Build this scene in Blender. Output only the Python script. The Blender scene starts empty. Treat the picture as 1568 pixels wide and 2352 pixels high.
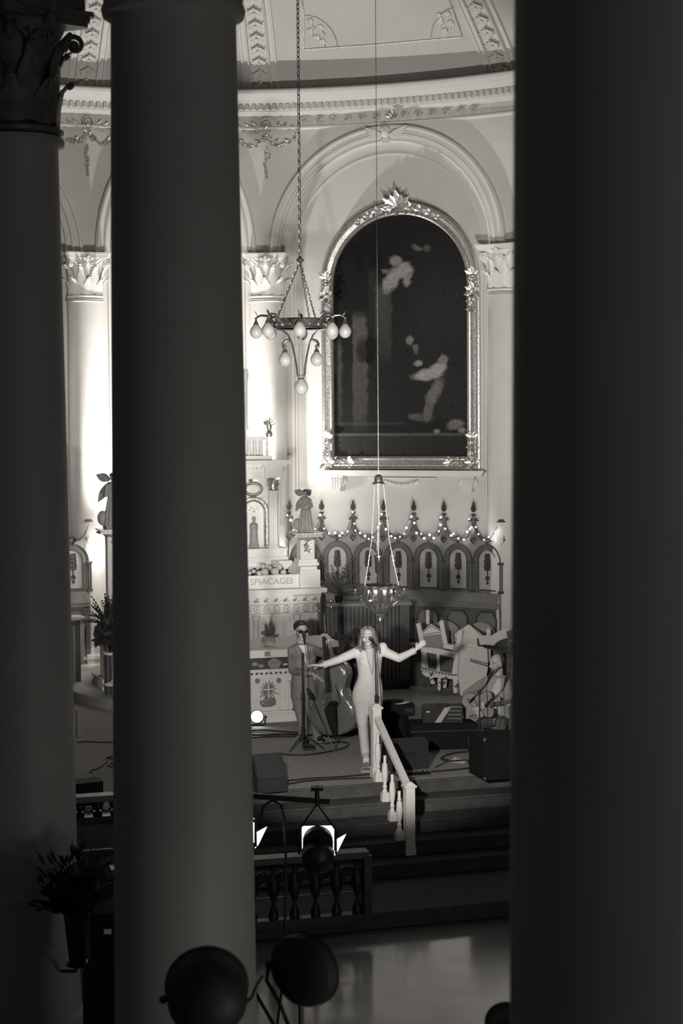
import bpy, math, random
from mathutils import Vector, Matrix
random.seed(7)
sc = bpy.context.scene
C = sc.collection
# ------------------------------------------------------------------ camera
FPX = 4000.0; W, H = 1568, 2352; CAMZ = 4.36
pit = math.atan((1176-950)/FPX); rs = .0075
F = Vector((0, math.cos(pit), -math.sin(pit))); R0 = Vector((1, 0, 0)); U0 = Vector((0, math.sin(pit), math.cos(pit)))
RR = R0*math.cos(rs)-U0*math.sin(rs); UU = R0*math.sin(rs)+U0*math.cos(rs)
CP = Vector((0, 0, CAMZ))
cd = bpy.data.cameras.new('camera'); cam = bpy.data.objects.new('camera', cd); C.objects.link(cam)
cd.sensor_fit = 'VERTICAL'; cd.sensor_height = 36; cd.lens = FPX/H*36
m = Matrix((RR, UU, -F)).transposed().to_4x4(); m.translation = CP; cam.matrix_world = m
cd.clip_start = .1; cd.clip_end = 200
cd.dof.use_dof = True; cd.dof.focus_distance = 23.5; cd.dof.aperture_fstop = 3.2
sc.camera = cam
sc.view_settings.view_transform = 'Standard'; sc.view_settings.look = 'None'
sc.view_settings.exposure = 0; sc.view_settings.gamma = 1; sc.view_settings.use_curve_mapping = False
# ------------------------------------------------------------------ world and lights
wd = bpy.data.worlds.new('world'); sc.world = wd; wd.use_nodes = True
wd.node_tree.nodes['Background'].inputs[0].default_value = (1, .98, .94, 1)
wd.node_tree.nodes['Background'].inputs[1].default_value = .020
WARM = (1, .97, .92)
def light(name, kind, loc, target, energy, size=.1, angle=60, blend=.5, sizey=None):
    l = bpy.data.lights.new(name, kind); l.energy = energy; l.color = WARM
    o = bpy.data.objects.new(name, l); C.objects.link(o); o.location = loc
    o.rotation_euler = (Vector(target)-Vector(loc)).to_track_quat('-Z', 'Y').to_euler()
    if kind == 'SPOT': l.spot_size = math.radians(angle); l.spot_blend = blend; l.shadow_soft_size = size
    elif kind == 'AREA':
        l.size = size
        if sizey: l.shape = 'RECTANGLE'; l.size_y = sizey
    else: l.shadow_soft_size = size
    return o
light('altar_uplight', 'SPOT', (-2.7, 28.25, 2.5), (-2.6, 28.9, 8.0), 1000, .08, 165, .6)
light('right_floor_glow', 'POINT', (-.99, 29.12, 1.95), (0, 0, 0), 9, .05)
light('left_floor_glow', 'POINT', (-4.0, 28.75, 2.1), (0, 0, 0), 14, .05)
light('key_spot', 'SPOT', (-.78, 11.0, 3.0), (.4, 22.5, 2.9), 2600, .10, 43, .25)
light('sanctuary_flood', 'SPOT', (1.2, 15.0, 1.6), (-.6, 29.5, 7.2), 2700, .15, 58, .9)
light('nave_wash', 'AREA', (4.2, 5.6, -.5), (-.9, 10.5, 1.0), 54, 2.0)
light('nave_floor_wash', 'SPOT', (3.5, 12, 5), (1.6, 15.0, -.9), 850, .3, 32, .9)
light('altar_fill', 'SPOT', (-1.05, 12.0, 2.3), (-1.25, 27.5, 2.75), 2600, .08, 12.5, .4)  # added unseen spot that brightens the high altar
light('column_fill', 'AREA', (5.5, 1.0, 4.6), (1.0, 5.3, 4.2), 18, 1.5)  # added weak fill that lifts the dark right nave column
# ------------------------------------------------------------------ photograph rays
def ray(px, py): return F+RR*((px-784)/FPX)-UU*((py-1176)/FPX)
def atZ(px, py, z):
    d = ray(px, py); return CP+d*((z-CAMZ)/d.z)
def atY(px, py, y):
    d = ray(px, py); return CP+d*(y/d.y)
AC = Vector((-1.73, 21.6)); AR = 8.0
def atApse(px, py, off=0.):
    d = ray(px, py); r = AR-off
    a = d.x**2+d.y**2; b = -2*(d.x*AC.x+d.y*AC.y); c = AC.length_squared-r*r
    t = (-b+math.sqrt(b*b-4*a*c))/(2*a); p = CP+d*t
    return math.degrees(math.atan2(p.x-AC.x, p.y-AC.y)), p.z
def AP(x, y, z):           # x = arc length on the wall, y = projection from the wall, z = height
    a = x/AR; return Vector((AC.x+(AR-y)*math.sin(a), AC.y+(AR-y)*math.cos(a), z))
def S(deg): return math.radians(deg)*AR
# ------------------------------------------------------------------ materials
MATS = {}
def mat(name, v, rough=.6, metal=0., noise=0., scale=8., bump=0., bscale=60., emit=0., spec=.5, coat=0., tint=(1, .975, .935), trans=0., kind='noise'):
    if name in MATS: return MATS[name]
    m = bpy.data.materials.new(name); m.use_nodes = True; nt = m.node_tree; b = nt.nodes['Principled BSDF']
    col = (v*tint[0], v*tint[1], v*tint[2], 1)
    b.inputs['Base Color'].default_value = col
    b.inputs['Roughness'].default_value = rough; b.inputs['Metallic'].default_value = metal
    b.inputs['Specular IOR Level'].default_value = spec; b.inputs['Coat Weight'].default_value = coat
    b.inputs['Transmission Weight'].default_value = trans
    if emit:
        b.inputs['Emission Color'].default_value = (1, .98, .94, 1); b.inputs['Emission Strength'].default_value = emit
    tc = nt.nodes.new('ShaderNodeTexCoord')
    if noise:
        if kind == 'wave':
            t = nt.nodes.new('ShaderNodeTexWave'); t.inputs['Scale'].default_value = scale; t.inputs['Distortion'].default_value = 4; t.inputs['Detail'].default_value = 3
            mp = nt.nodes.new('ShaderNodeMapping'); mp.inputs['Scale'].default_value = (1, 1, .15); nt.links.new(tc.outputs['Object'], mp.inputs[0]); nt.links.new(mp.outputs[0], t.inputs[0]); out = t.outputs['Fac']
        else:
            t = nt.nodes.new('ShaderNodeTexNoise'); t.inputs['Scale'].default_value = scale; t.inputs['Detail'].default_value = 5; nt.links.new(tc.outputs['Object'], t.inputs[0]); out = t.outputs['Fac']
        r = nt.nodes.new('ShaderNodeValToRGB'); r.color_ramp.elements[0].position = .3; r.color_ramp.elements[1].position = .7
        r.color_ramp.elements[0].color = tuple(c*(1-noise) for c in col[:3])+(1,); r.color_ramp.elements[1].color = tuple(min(1, c*(1+noise)) for c in col[:3])+(1,)
        nt.links.new(out, r.inputs[0]); nt.links.new(r.outputs[0], b.inputs['Base Color'])
    if bump:
        t2 = nt.nodes.new('ShaderNodeTexNoise'); t2.inputs['Scale'].default_value = bscale; t2.inputs['Detail'].default_value = 3; nt.links.new(tc.outputs['Object'], t2.inputs[0])
        bp = nt.nodes.new('ShaderNodeBump'); bp.inputs['Strength'].default_value = bump; bp.inputs['Distance'].default_value = .01
        nt.links.new(t2.outputs['Fac'], bp.inputs['Height']); nt.links.new(bp.outputs[0], b.inputs['Normal'])
    MATS[name] = m; return m
wall_m = mat('painted_plaster', .60, .7, noise=.05, scale=.9, bump=.05, bscale=20)
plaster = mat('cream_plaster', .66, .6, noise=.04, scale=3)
white_pl = mat('white_marble_paint', .82, .4, noise=.05, scale=6)
gild = mat('gilding', .62, .32, metal=.85, noise=.25, scale=25, bump=.4, bscale=60)
gild_d = mat('dull_gilding', .50, .45, metal=.4, noise=.35, scale=30, bump=.4, bscale=60)
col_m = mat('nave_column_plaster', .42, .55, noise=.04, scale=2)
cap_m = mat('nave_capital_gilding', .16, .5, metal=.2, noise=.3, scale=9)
carpet = mat('stage_carpet', .33, .95, noise=.16, scale=14, bump=.3, bscale=200, spec=.1)
step_m = mat('dark_step_carpet', .085, .9, noise=.2, scale=8, spec=.15)
plat_m = mat('platform_carpet', .10, .9, noise=.15, scale=6, spec=.2)
navef = mat('polished_floor', .22, .14, noise=.15, scale=1.5, spec=.5, bump=.03, bscale=6)
wood_d = mat('dark_carved_wood', .06, .45, noise=.2, scale=9)
wood_m = mat('oak_panelling', .20, .5, noise=.12, scale=9)
wood_l = mat('pale_oak_panel', .42, .5, noise=.05, scale=9)
dado_m = mat('dado_wood', .11, .5, noise=.15, scale=9)
leaf_d = mat('carved_leaf_dark', .03, .5)
black = mat('black_plastic', .018, .45)
black_g = mat('black_gloss', .015, .15)
black_c = mat('black_cloth', .015, .9, spec=.1)
steel = mat('chrome_steel', .75, .15, metal=1)
brass = mat('polished_brass', .26, .3, metal=.9, noise=.35, scale=30, bump=.3, bscale=90)
bronze = mat('aged_bronze', .22, .35, metal=.8, noise=.3, scale=20)
glassw = mat('opal_glass', .50, .35, noise=.1, scale=60)
redglass = mat('dark_red_glass', .02, .08, coat=1)
white = mat('white_enamel', .80, .45, noise=.03, scale=9)
cloth_w = mat('white_cloth', .80, .8, noise=.04, scale=20)
paper = mat('white_paper', .75, .8)
altar_w = mat('altar_front_stone', .78, .45, noise=.05, scale=10)
band_d = mat('painted_dark_band', .06, .5)
relief = mat('painted_relief_grey', .30, .6, noise=.2, scale=60)
emblem = mat('emblem_paint', .22, .6, noise=.15, scale=60)
foliage = mat('dark_foliage', .035, .6, noise=.4, scale=10)
foliage2 = mat('grey_foliage', .09, .6, noise=.4, scale=10)
rose = mat('white_petal', .62, .7, noise=.12, scale=90, bump=.5, bscale=90)
skin = mat('fair_skin', .50, .5, tint=(1, .95, .9))
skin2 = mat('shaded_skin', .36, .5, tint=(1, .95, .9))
hair_b = mat('blonde_hair', .15, .5, noise=.5, scale=45, bump=.8, bscale=90)
hair_d = mat('dark_hair', .02, .5)
sequin = mat('sequinned_cloth', .66, .4, noise=.22, scale=120, bump=.6, bscale=160)
suit = mat('grey_suit_cloth', .20, .85, noise=.1, scale=60)
suit2 = mat('light_grey_suit_cloth', .36, .85, noise=.1, scale=60)
shirt = mat('white_shirt', .66, .8)
varnish = mat('varnished_spruce', .13, .12, noise=.15, scale=4, coat=1)
varnish_d = mat('varnished_maple_rim', .08, .10, coat=1)
ebony = mat('ebony_wood', .012, .3)
guitar_m = mat('guitar_lacquer', .27, .2, coat=.6)
lamp_on = mat('glowing_lamp_face', 1, .5, emit=14)
diff_on = mat('lamplit_sheet_glow', 1, .5, emit=1.6)  # emission stands in for lamplight on the sheet and barn door
bulb_on = mat('glowing_small_bulb', 1, .5, emit=30)
letter_m = mat('incised_letter_gilding', .44, .6, noise=.3, scale=80)
oak_c = mat('oak_chair', .34, .5, noise=.1, scale=9)
stone_s = mat('statue_plaster', .34, .6, noise=.15, scale=12)
grille = mat('speaker_grille', .03, .7, noise=.5, scale=200)
case_m = mat('case_grey', .018, .7, noise=.2, scale=40)
silver_t = mat('silver_tape', .45, .5)
# ------------------------------------------------------------------ mesh builder
class MB:
    def __init__(s, M=None, fn=None): s.v = []; s.f = []; s.M = M; s.fn = fn
    def add(s, vs, fs):
        b = len(s.v)
        for p in vs:
            p = Vector(p)
            if s.fn: p = s.fn(p.x, p.y, p.z)
            if s.M: p = s.M @ p
            s.v.append(p)
        for f in fs: s.f.append([b+i for i in f])
        return s
    def box(s, c, d, R=None, top=1.0):
        c = Vector(c); vs = []
        for z in (-1, 1):
            for x, y in ((-1, -1), (1, -1), (1, 1), (-1, 1)):
                k = top if z > 0 else 1
                p = Vector((x*d[0]/2*k, y*d[1]/2*k, z*d[2]/2))
                if R: p = R @ p
                vs.append(c+p)
        return s.add(vs, [(3, 2, 1, 0), (4, 5, 6, 7), (0, 1, 5, 4), (1, 2, 6, 5), (2, 3, 7, 6), (3, 0, 4, 7)])
    def bb(s, x0, x1, y0, y1, z0, z1): return s.box(((x0+x1)/2, (y0+y1)/2, (z0+z1)/2), (abs(x1-x0), abs(y1-y0), abs(z1-z0)))
    def beam(s, a, b, w, h, up=(0, 0, 1)):
        a = Vector(a); b = Vector(b); d = (b-a); L = d.length; d.normalize(); u = Vector(up)
        x = d.cross(u).normalized(); z = x.cross(d)
        return s.box((a+b)/2, (w, L, h), Matrix((x, d, z)).transposed())
    def tube(s, pts, r, n=8, cap=True, closed=False, flat=1.0):
        pts = [Vector(p) for p in pts]; N = len(pts)
        rr = r if isinstance(r, (list, tuple)) else [r]*N
        vs = []; prev = None
        for i, p in enumerate(pts):
            if closed: d = pts[(i+1) % N]-pts[i-1]
            else: d = pts[min(i+1, N-1)]-pts[max(i-1, 0)]
            if d.length < 1e-9: d = Vector((0, 0, 1))
            d.normalize()
            if prev is None:
                a = Vector((0, 0, 1)) if abs(d.z) < .9 else Vector((1, 0, 0))
                x = d.cross(a).normalized()
            else:
                x = prev-d*prev.dot(d)
                x = x.normalized() if x.length > 1e-6 else d.orthogonal().normalized()
            prev = x; y = d.cross(x)
            for k in range(n):
                t = 2*math.pi*k/n; vs.append(p+(x*math.cos(t)+y*math.sin(t)*flat)*rr[i])
        fs = []
        for i in range(N if closed else N-1):
            j = (i+1) % N
            for k in range(n):
                fs.append((i*n+k, i*n+(k+1) % n, j*n+(k+1) % n, j*n+k))
        if cap and not closed: fs += [tuple(range(n))[::-1], tuple(range((N-1)*n, N*n))]
        return s.add(vs, fs)
    def cyl(s, a, b, r0, r1=None, n=16): return s.tube([a, b], [r0, r0 if r1 is None else r1], n)
    def caps(s, a, b, r0, r1, n=10):
        a = Vector(a); b = Vector(b); d = (b-a).normalized() if (b-a).length > 1e-6 else Vector((0, 0, 1)); P = []; Q = []
        for t in (89, 60, 30): t = math.radians(t); P.append(a-d*r0*math.sin(t)); Q.append(r0*math.cos(t))
        P += [a, b]; Q += [r0, r1]
        for t in (30, 60, 89): t = math.radians(t); P.append(b+d*r1*math.sin(t)); Q.append(r1*math.cos(t))
        return s.tube(P, Q, n)
    def lathe(s, prof, o=(0, 0, 0), n=24, a0=0, a1=360, R=None, flute=0, fd=0.):
        full = abs(a1-a0-360) < 1e-6; o = Vector(o); vs = []; K = n if full else n+1
        for (r, z) in prof:
            for k in range(K):
                t = math.radians(a0+(a1-a0)*k/n); q = r*(1-fd*abs(math.sin(flute*t/2))) if flute else r
                p = Vector((q*math.cos(t), q*math.sin(t), z))
                if R: p = R @ p
                vs.append(o+p)
        fs = []
        for i in range(len(prof)-1):
            for k in range(n):
                fs.append((i*K+k, i*K+(k+1) % K, (i+1)*K+(k+1) % K, (i+1)*K+k))
        if full:
            if prof[0][0] > 1e-5: fs.append(tuple(range(n))[::-1])
            if prof[-1][0] > 1e-5: b = (len(prof)-1)*K; fs.append(tuple(range(b, b+n)))
        return s.add(vs, fs)
    def ell(s, c, r, R=None, n=12, m=7):
        c = Vector(c); vs = []; r = (r, r, r) if not isinstance(r, (tuple, list)) else r
        for i in range(m+1):
            a = math.pi*i/m-math.pi/2
            ca = max(math.cos(a), .02)
            for k in range(n):
                t = 2*math.pi*k/n; p = Vector((r[0]*ca*math.cos(t), r[1]*ca*math.sin(t), r[2]*math.sin(a)))
                if R: p = R @ p
                vs.append(c+p)
        fs = [(i*n+k, i*n+(k+1) % n, (i+1)*n+(k+1) % n, (i+1)*n+k) for i in range(m) for k in range(n)]
        fs += [tuple(range(n))[::-1], tuple(range(m*n, m*n+n))]
        return s.add(vs, fs)
    def prism(s, poly, y0, y1):     # polygon in (x, z), extruded along y
        n = len(poly); vs = [(x, y0, z) for x, z in poly]+[(x, y1, z) for x, z in poly]
        fs = [tuple(range(n)), tuple(range(n, 2*n))[::-1]]+[(i, (i+1) % n, n+(i+1) % n, n+i)[::-1] for i in range(n)]
        return s.add(vs, fs)
    def slab(s, poly, z0, z1):      # polygon in (x, y), extruded along z
        n = len(poly); vs = [(x, y, z0) for x, y in poly]+[(x, y, z1) for x, y in poly]
        return s.add(vs, [tuple(range(n))[::-1], tuple(range(n, 2*n))]+[(i, (i+1) % n, n+(i+1) % n, n+i) for i in range(n)])
    def sweep(s, path, sec, closed=False):   # path [(x, z, nx, nz)], sec [(outward, projection)] in the x-z plane
        vs = []; K = len(sec)
        for (x, z, nx, nz) in path:
            for (o, p) in sec: vs.append((x+nx*o, p, z+nz*o))
        fs = []; N = len(path)
        for i in range(N if closed else N-1):
            j = (i+1) % N
            for k in range(K-1): fs.append((i*K+k, j*K+k, j*K+k+1, i*K+k+1))
        return s.add(vs, fs)
    def leaf(s, b, d, nrm, L, Wd, curl=.3, th=.006, seg=5, lobes=0):
        b = Vector(b); d = Vector(d).normalized(); n = Vector(nrm); n = (n-d*n.dot(d)).normalized(); x = d.cross(n)
        top = []
        for i in range(seg+1):
            t = i/seg; w = Wd*math.sin(math.pi*min(.98, max(.06, t*.9+.1)))*(1+(.35 if lobes and i % 2 else 0))*.5
            if i == seg: w = Wd*.04
            c = b+d*L*(t-.25*curl*t*t)+n*L*curl*t*t
            top.append((c-x*w, c+n*w*.35, c+x*w))
        vs = [p for r in top for p in r]+[p-n*th for r in top for p in r]; N = 3*(seg+1); fs = []
        for i in range(seg):
            for k in range(2):
                a = i*3+k; fs += [(a, a+1, a+4, a+3), (N+a+3, N+a+4, N+a+1, N+a)]
            fs += [(i*3, i*3+3, N+i*3+3, N+i*3), (i*3+2, N+i*3+2, N+i*3+5, i*3+5)]
        fs += [(0, N, N+1, 1), (1, N+1, N+2, 2)]
        return s.add(vs, fs)
    def text(s, body, size, ext, Mx):
        cu = bpy.data.curves.new('t', 'FONT'); cu.body = body; cu.size = size; cu.extrude = ext; cu.align_x = 'CENTER'; cu.align_y = 'CENTER'
        o = bpy.data.objects.new('t', cu); C.objects.link(o); bpy.context.view_layer.update()
        me = bpy.data.meshes.new_from_object(o.evaluated_get(bpy.context.evaluated_depsgraph_get()))
        s.add([Mx @ v.co for v in me.vertices], [tuple(p.vertices) for p in me.polygons])
        bpy.data.objects.remove(o); bpy.data.curves.remove(cu); bpy.data.meshes.remove(me); return s
    def build(s, name, m, root=None, angle=40, flat=False):
        me = bpy.data.meshes.new(name)
        vs = s.v
        if root is not None:
            inv = WM[root.name].inverted(); vs = [inv @ p for p in vs]
        me.from_pydata([tuple(p) for p in vs], [], s.f); me.validate()
        import bmesh
        bm = bmesh.new(); bm.from_mesh(me); bmesh.ops.recalc_face_normals(bm, faces=bm.faces); bm.to_mesh(me); bm.free()
        if not flat:
            for p in me.polygons: p.use_smooth = True
            me.set_sharp_from_angle(angle=math.radians(angle))
        me.materials.append(m)
        o = bpy.data.objects.new(name, me); C.objects.link(o)
        if root is not None: o.parent = root
        WM[o.name] = WM[root.name] if root is not None else Matrix()
        return o
WM = {}
def sub(mb, name, m, part, **k):           # a sub-part: child of a part whose own transform is identity
    o = mb.build(name, m, part, **k); return o
def thing(name, label, cat, loc=(0, 0, 0), rz=0., group=None):
    o = bpy.data.objects.new(name, None); C.objects.link(o); o.location = loc; o.rotation_euler = (0, 0, rz); o.empty_display_size = .1
    o['label'] = label; o['category'] = cat
    if group: o['group'] = group
    WM[o.name] = Matrix.Translation(Vector(loc)) @ Matrix.Rotation(rz, 4, 'Z'); return o
def single(o, label, cat, group=None, kind=None):
    o['label'] = label; o['category'] = cat
    if group: o['group'] = group
    if kind: o['kind'] = kind
    return o
def tag_single(mb, name, m, label, cat, group=None, kind=None, **k):
    # one-mesh thing with its origin at the middle of its base
    zs = [p.z for p in mb.v]; c = Vector((sum(p.x for p in mb.v)/len(mb.v), sum(p.y for p in mb.v)/len(mb.v), min(zs)))
    mb.v = [p-c for p in mb.v]; o = mb.build(name, m, **k); o.location = c; return single(o, label, cat, group, kind)
def struct(mb, name, m, root=None, **k):
    o = mb.build(name, m, root, **k)
    if root is None: o['kind'] = 'structure'
    return o
def copy_tree(o, parent=None):
    c = o.copy(); C.objects.link(c)
    if parent: c.parent = parent
    for ch in list(o.children): copy_tree(ch, c)
    return c
class Fr:                                    # upright frame turned by yaw: x to the right, y away from the camera
    def __init__(s, x, y, yaw, z=0.):
        s.o = Vector((x, y, z)); s.yaw = math.radians(yaw); s.M = Matrix.Translation(s.o) @ Matrix.Rotation(s.yaw, 4, 'Z'); s.I = s.M.inverted()
    def px(s, px, py, ly=0.):                # pixel -> (lx, lz) on the plane local y = ly
        a = s.I @ CP; b = (s.I.to_3x3()) @ ray(px, py); t = (ly-a.y)/b.y; p = a+b*t; return p.x, p.z
    def loc(s, lx=0, ly=0, lz=0): return s.M @ Vector((lx, ly, lz))
YAW = 16.5
AX = Vector((-math.sin(math.radians(YAW)), math.cos(math.radians(YAW)), 0))
def arc(cx, cz, a, b, t0, t1, n):
    out = []
    for i in range(n+1):
        t = math.radians(t0+(t1-t0)*i/n); nx, nz = math.cos(t)*b, math.sin(t)*a; l = math.hypot(nx, nz)
        out.append((cx+a*math.cos(t), cz+b*math.sin(t), nx/l, nz/l))
    return out
# ================================================================== SETTING
E0 = atZ(609, 1816, 0); SF = Fr(E0.x, E0.y, YAW)
mb = MB(); mb.slab([(-14, -3), (14, -3), (14, 32), (-14, 32)], -1.05, -.95); struct(mb, 'floor', navef)['label'] = 'polished dark nave floor'
mb = MB(SF.M); mb.bb(-9, 9, 0, 13, -.94, 0); mb.bb(-9, -1.0, -1.0, 0, -.94, 0); o = struct(mb, 'trim_1', carpet); o['label'] = 'grey carpeted stage floor of the sanctuary'
mb = MB(SF.M)
for k in range(1, 5):
    mb.bb(-1.0, 9, -.33*k, -.33*(k-1), -.94, -.155*k); mb.bb(-1.0, 9, -.33*k-.025, -.33*k, -.155*k-.03, -.155*k)
mb.bb(-1.0, 9, -.025, 0, -.03, 0); mb.bb(-1.0, 9, -.008, -.001, -.156, -.03)
o = struct(mb, 'trim_2', step_m); o['label'] = 'dark carpeted steps up to the stage'
mb = MB(SF.M); mb.bb(-9, 9, -2.58, -1.32, -.94, -.775); mb.bb(-9, -1.0, -1.32, -1.0, -.94, -.775); o = struct(mb, 'trim_3', plat_m); o['label'] = 'low platform at the foot of the steps'
# predella under the high altar
HA = Fr(-1.69, 26.9, YAW)
def disc(cx, cy, r, z0, z1): return [(cx+r*math.cos(2*math.pi*i/64), cy+r*math.sin(2*math.pi*i/64)) for i in range(64)]
for i, (r, z0, z1) in enumerate(((2.5, 0, .17), (2.05, .17, .34))):
    mb = MB(); mb.slab(disc(-1.9, 27.55, r, 0, 0), z0, z1); mb.slab(disc(-1.9, 27.55, r+.025, 0, 0), z1-.03, z1-.002)
    o = struct(mb, 'trim_%d' % (4+i), carpet); o['label'] = 'round carpeted step under the high altar'
# apse wall and vault
def cylwall(a0, a1, z0, z1, off=0, n=120):
    mb = MB(); vs = []; fs = []
    for i in range(n+1):
        a = a0+(a1-a0)*i/n
        for z in (z0, z1): vs.append(AP(S(a), off, z))
        for z in (z0, z1): vs.append(AP(S(a), off-.25, z))
    for i in range(n):
        b = i*4; fs += [(b, b+1, b+5, b+4), (b+2, b+6, b+7, b+3), (b+1, b+3, b+7, b+5), (b, b+4, b+6, b+2)]
    fs += [(0, 2, 3, 1), (n*4, n*4+1, n*4+3, n*4+2)]
    return mb.add(vs, fs)
o = struct(cylwall(-82, 82, -.9, 9.75), 'wall_back', wall_m); o['label'] = 'curved plaster wall of the apse'
ZC = 9.74; SR = 10.8; SZ = ZC-math.sqrt(SR*SR-64)
def DM(a, h, off=0.):      # angle deg, height above the cornice -> point on the vault
    r = math.sqrt(SR*SR-(ZC+h-SZ)**2); n = Vector((r*math.sin(math.radians(a)), r*math.cos(math.radians(a)), ZC+h-SZ)).normalized()
    return Vector((AC.x, AC.y, SZ))+n*(SR-off)
def atDome(px, py):
    d = ray(px, py); o_ = CP-Vector((AC.x, AC.y, SZ)); a = d.dot(d); b = 2*d.dot(o_); c = o_.dot(o_)-SR*SR
    t = (-b+math.sqrt(b*b-4*a*c))/(2*a); p = o_+d*t; return math.degrees(math.atan2(p.x, p.y)), p.z+SZ-ZC
mb = MB(); vs = []; fs = []; NA, NH = 90, 22
for j in range(NH+1):
    h = (SR-(ZC-SZ)-.02)*(1-(1-j/NH)**1.6)
    for i in range(NA+1): vs.append(DM(-82+164*i/NA, h))
for j in range(NH):
    for i in range(NA): a = j*(NA+1)+i; fs.append((a, a+1, a+NA+2, a+NA+1))
mb.add(vs, fs); o = struct(mb, 'ceiling', wall_m); o['label'] = 'plaster half dome over the apse'
# cornice, dentils and frieze mouldings
prof = [(0, 9.12), (.05, 9.14), (.05, 9.165), (.02, 9.18), (0, 9.19), (0, 9.35), (.05, 9.37), (.07, 9.40), (.13, 9.41), (.13, 9.425), (.15, 9.43), (.15, 9.52), (.24, 9.53), (.26, 9.56), (.30, 9.60), (.44, 9.63), (.48, 9.65), (.50, 9.69), (.49, 9.715), (.42, 9.73), (0, 9.76)]
mb = MB(); vs = []; fs = []; n = 140; K = len(prof)
for i in range(n+1):
    for (o_, z) in prof: vs.append(AP(S(-82+164*i/n), o_, z))
for i in range(n):
    for k in range(K-1): b = i*K+k; fs.append((b, b+1, b+K+1, b+K))
mb.add(vs, fs); cor = struct(mb, 'trim_6', plaster, angle=30); cor['label'] = 'projecting cornice with dentils round the apse'
mb = MB()
a = -30.
while a < 46:
    b_ = MB(fn=AP); b_.bb(S(a), S(a)+.058, .15, .235, 9.435, 9.52); mb.v_off = 0; mb.add(b_.v, b_.f); a += math.degrees(.115/AR)
mb.build('dentil_row', plaster, cor)['kind'] = 'stuff'
# ------------------------------------------------------------------ ornament helpers
def leafy(mb, c, u, v, n, L, Wd, k=5, spread=150, start=None, curl=.25, lobes=1):
    c, u, v, n = map(Vector, (c, u, v, n)); st = 90-spread/2 if start is None else start
    for i in range(k):
        t = math.radians(st+spread*i/(k-1 if k > 1 else 1)); d = u*math.cos(t)+v*math.sin(t)
        mb.leaf(c, d, n, L*(1 if i % 2 == k//2 % 2 else .8), Wd, curl, lobes=lobes)
def scroll(mb, c, u, v, r, turns=1.6, start=0, thick=.012, dirn=1, n=22):
    c, u, v = map(Vector, (c, u, v)); P = []; Q = []
    for i in range(n+1):
        t = i/n; a = math.radians(start)+dirn*2*math.pi*turns*t; rr = r*(1-.85*t); P.append(c+u*rr*math.cos(a)+v*rr*math.sin(a)); Q.append(thick*(1-.5*t))
    mb.tube(P, Q, 6); mb.ell(c, thick*1.7, n=6, m=4)
def berries(mb, c, u, v, n, r, k, rad):
    c, u, v, n = map(Vector, (c, u, v, n))
    for i in range(k):
        a = random.uniform(0, 6.28); q = r*math.sqrt(random.random()); mb.ell(c+u*q*math.cos(a)+v*q*math.sin(a)+n*rad*.5, rad*random.uniform(.6, 1.2), n=6, m=4)
def apfr(deg, z, off=0.):                 # point and tangent frame on the apse wall
    t = math.radians(deg); p = AP(S(deg), off, z); return p, Vector((math.cos(t), -math.sin(t), 0)), Vector((0, 0, 1)), Vector((-math.sin(t), -math.cos(t), 0))
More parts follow.
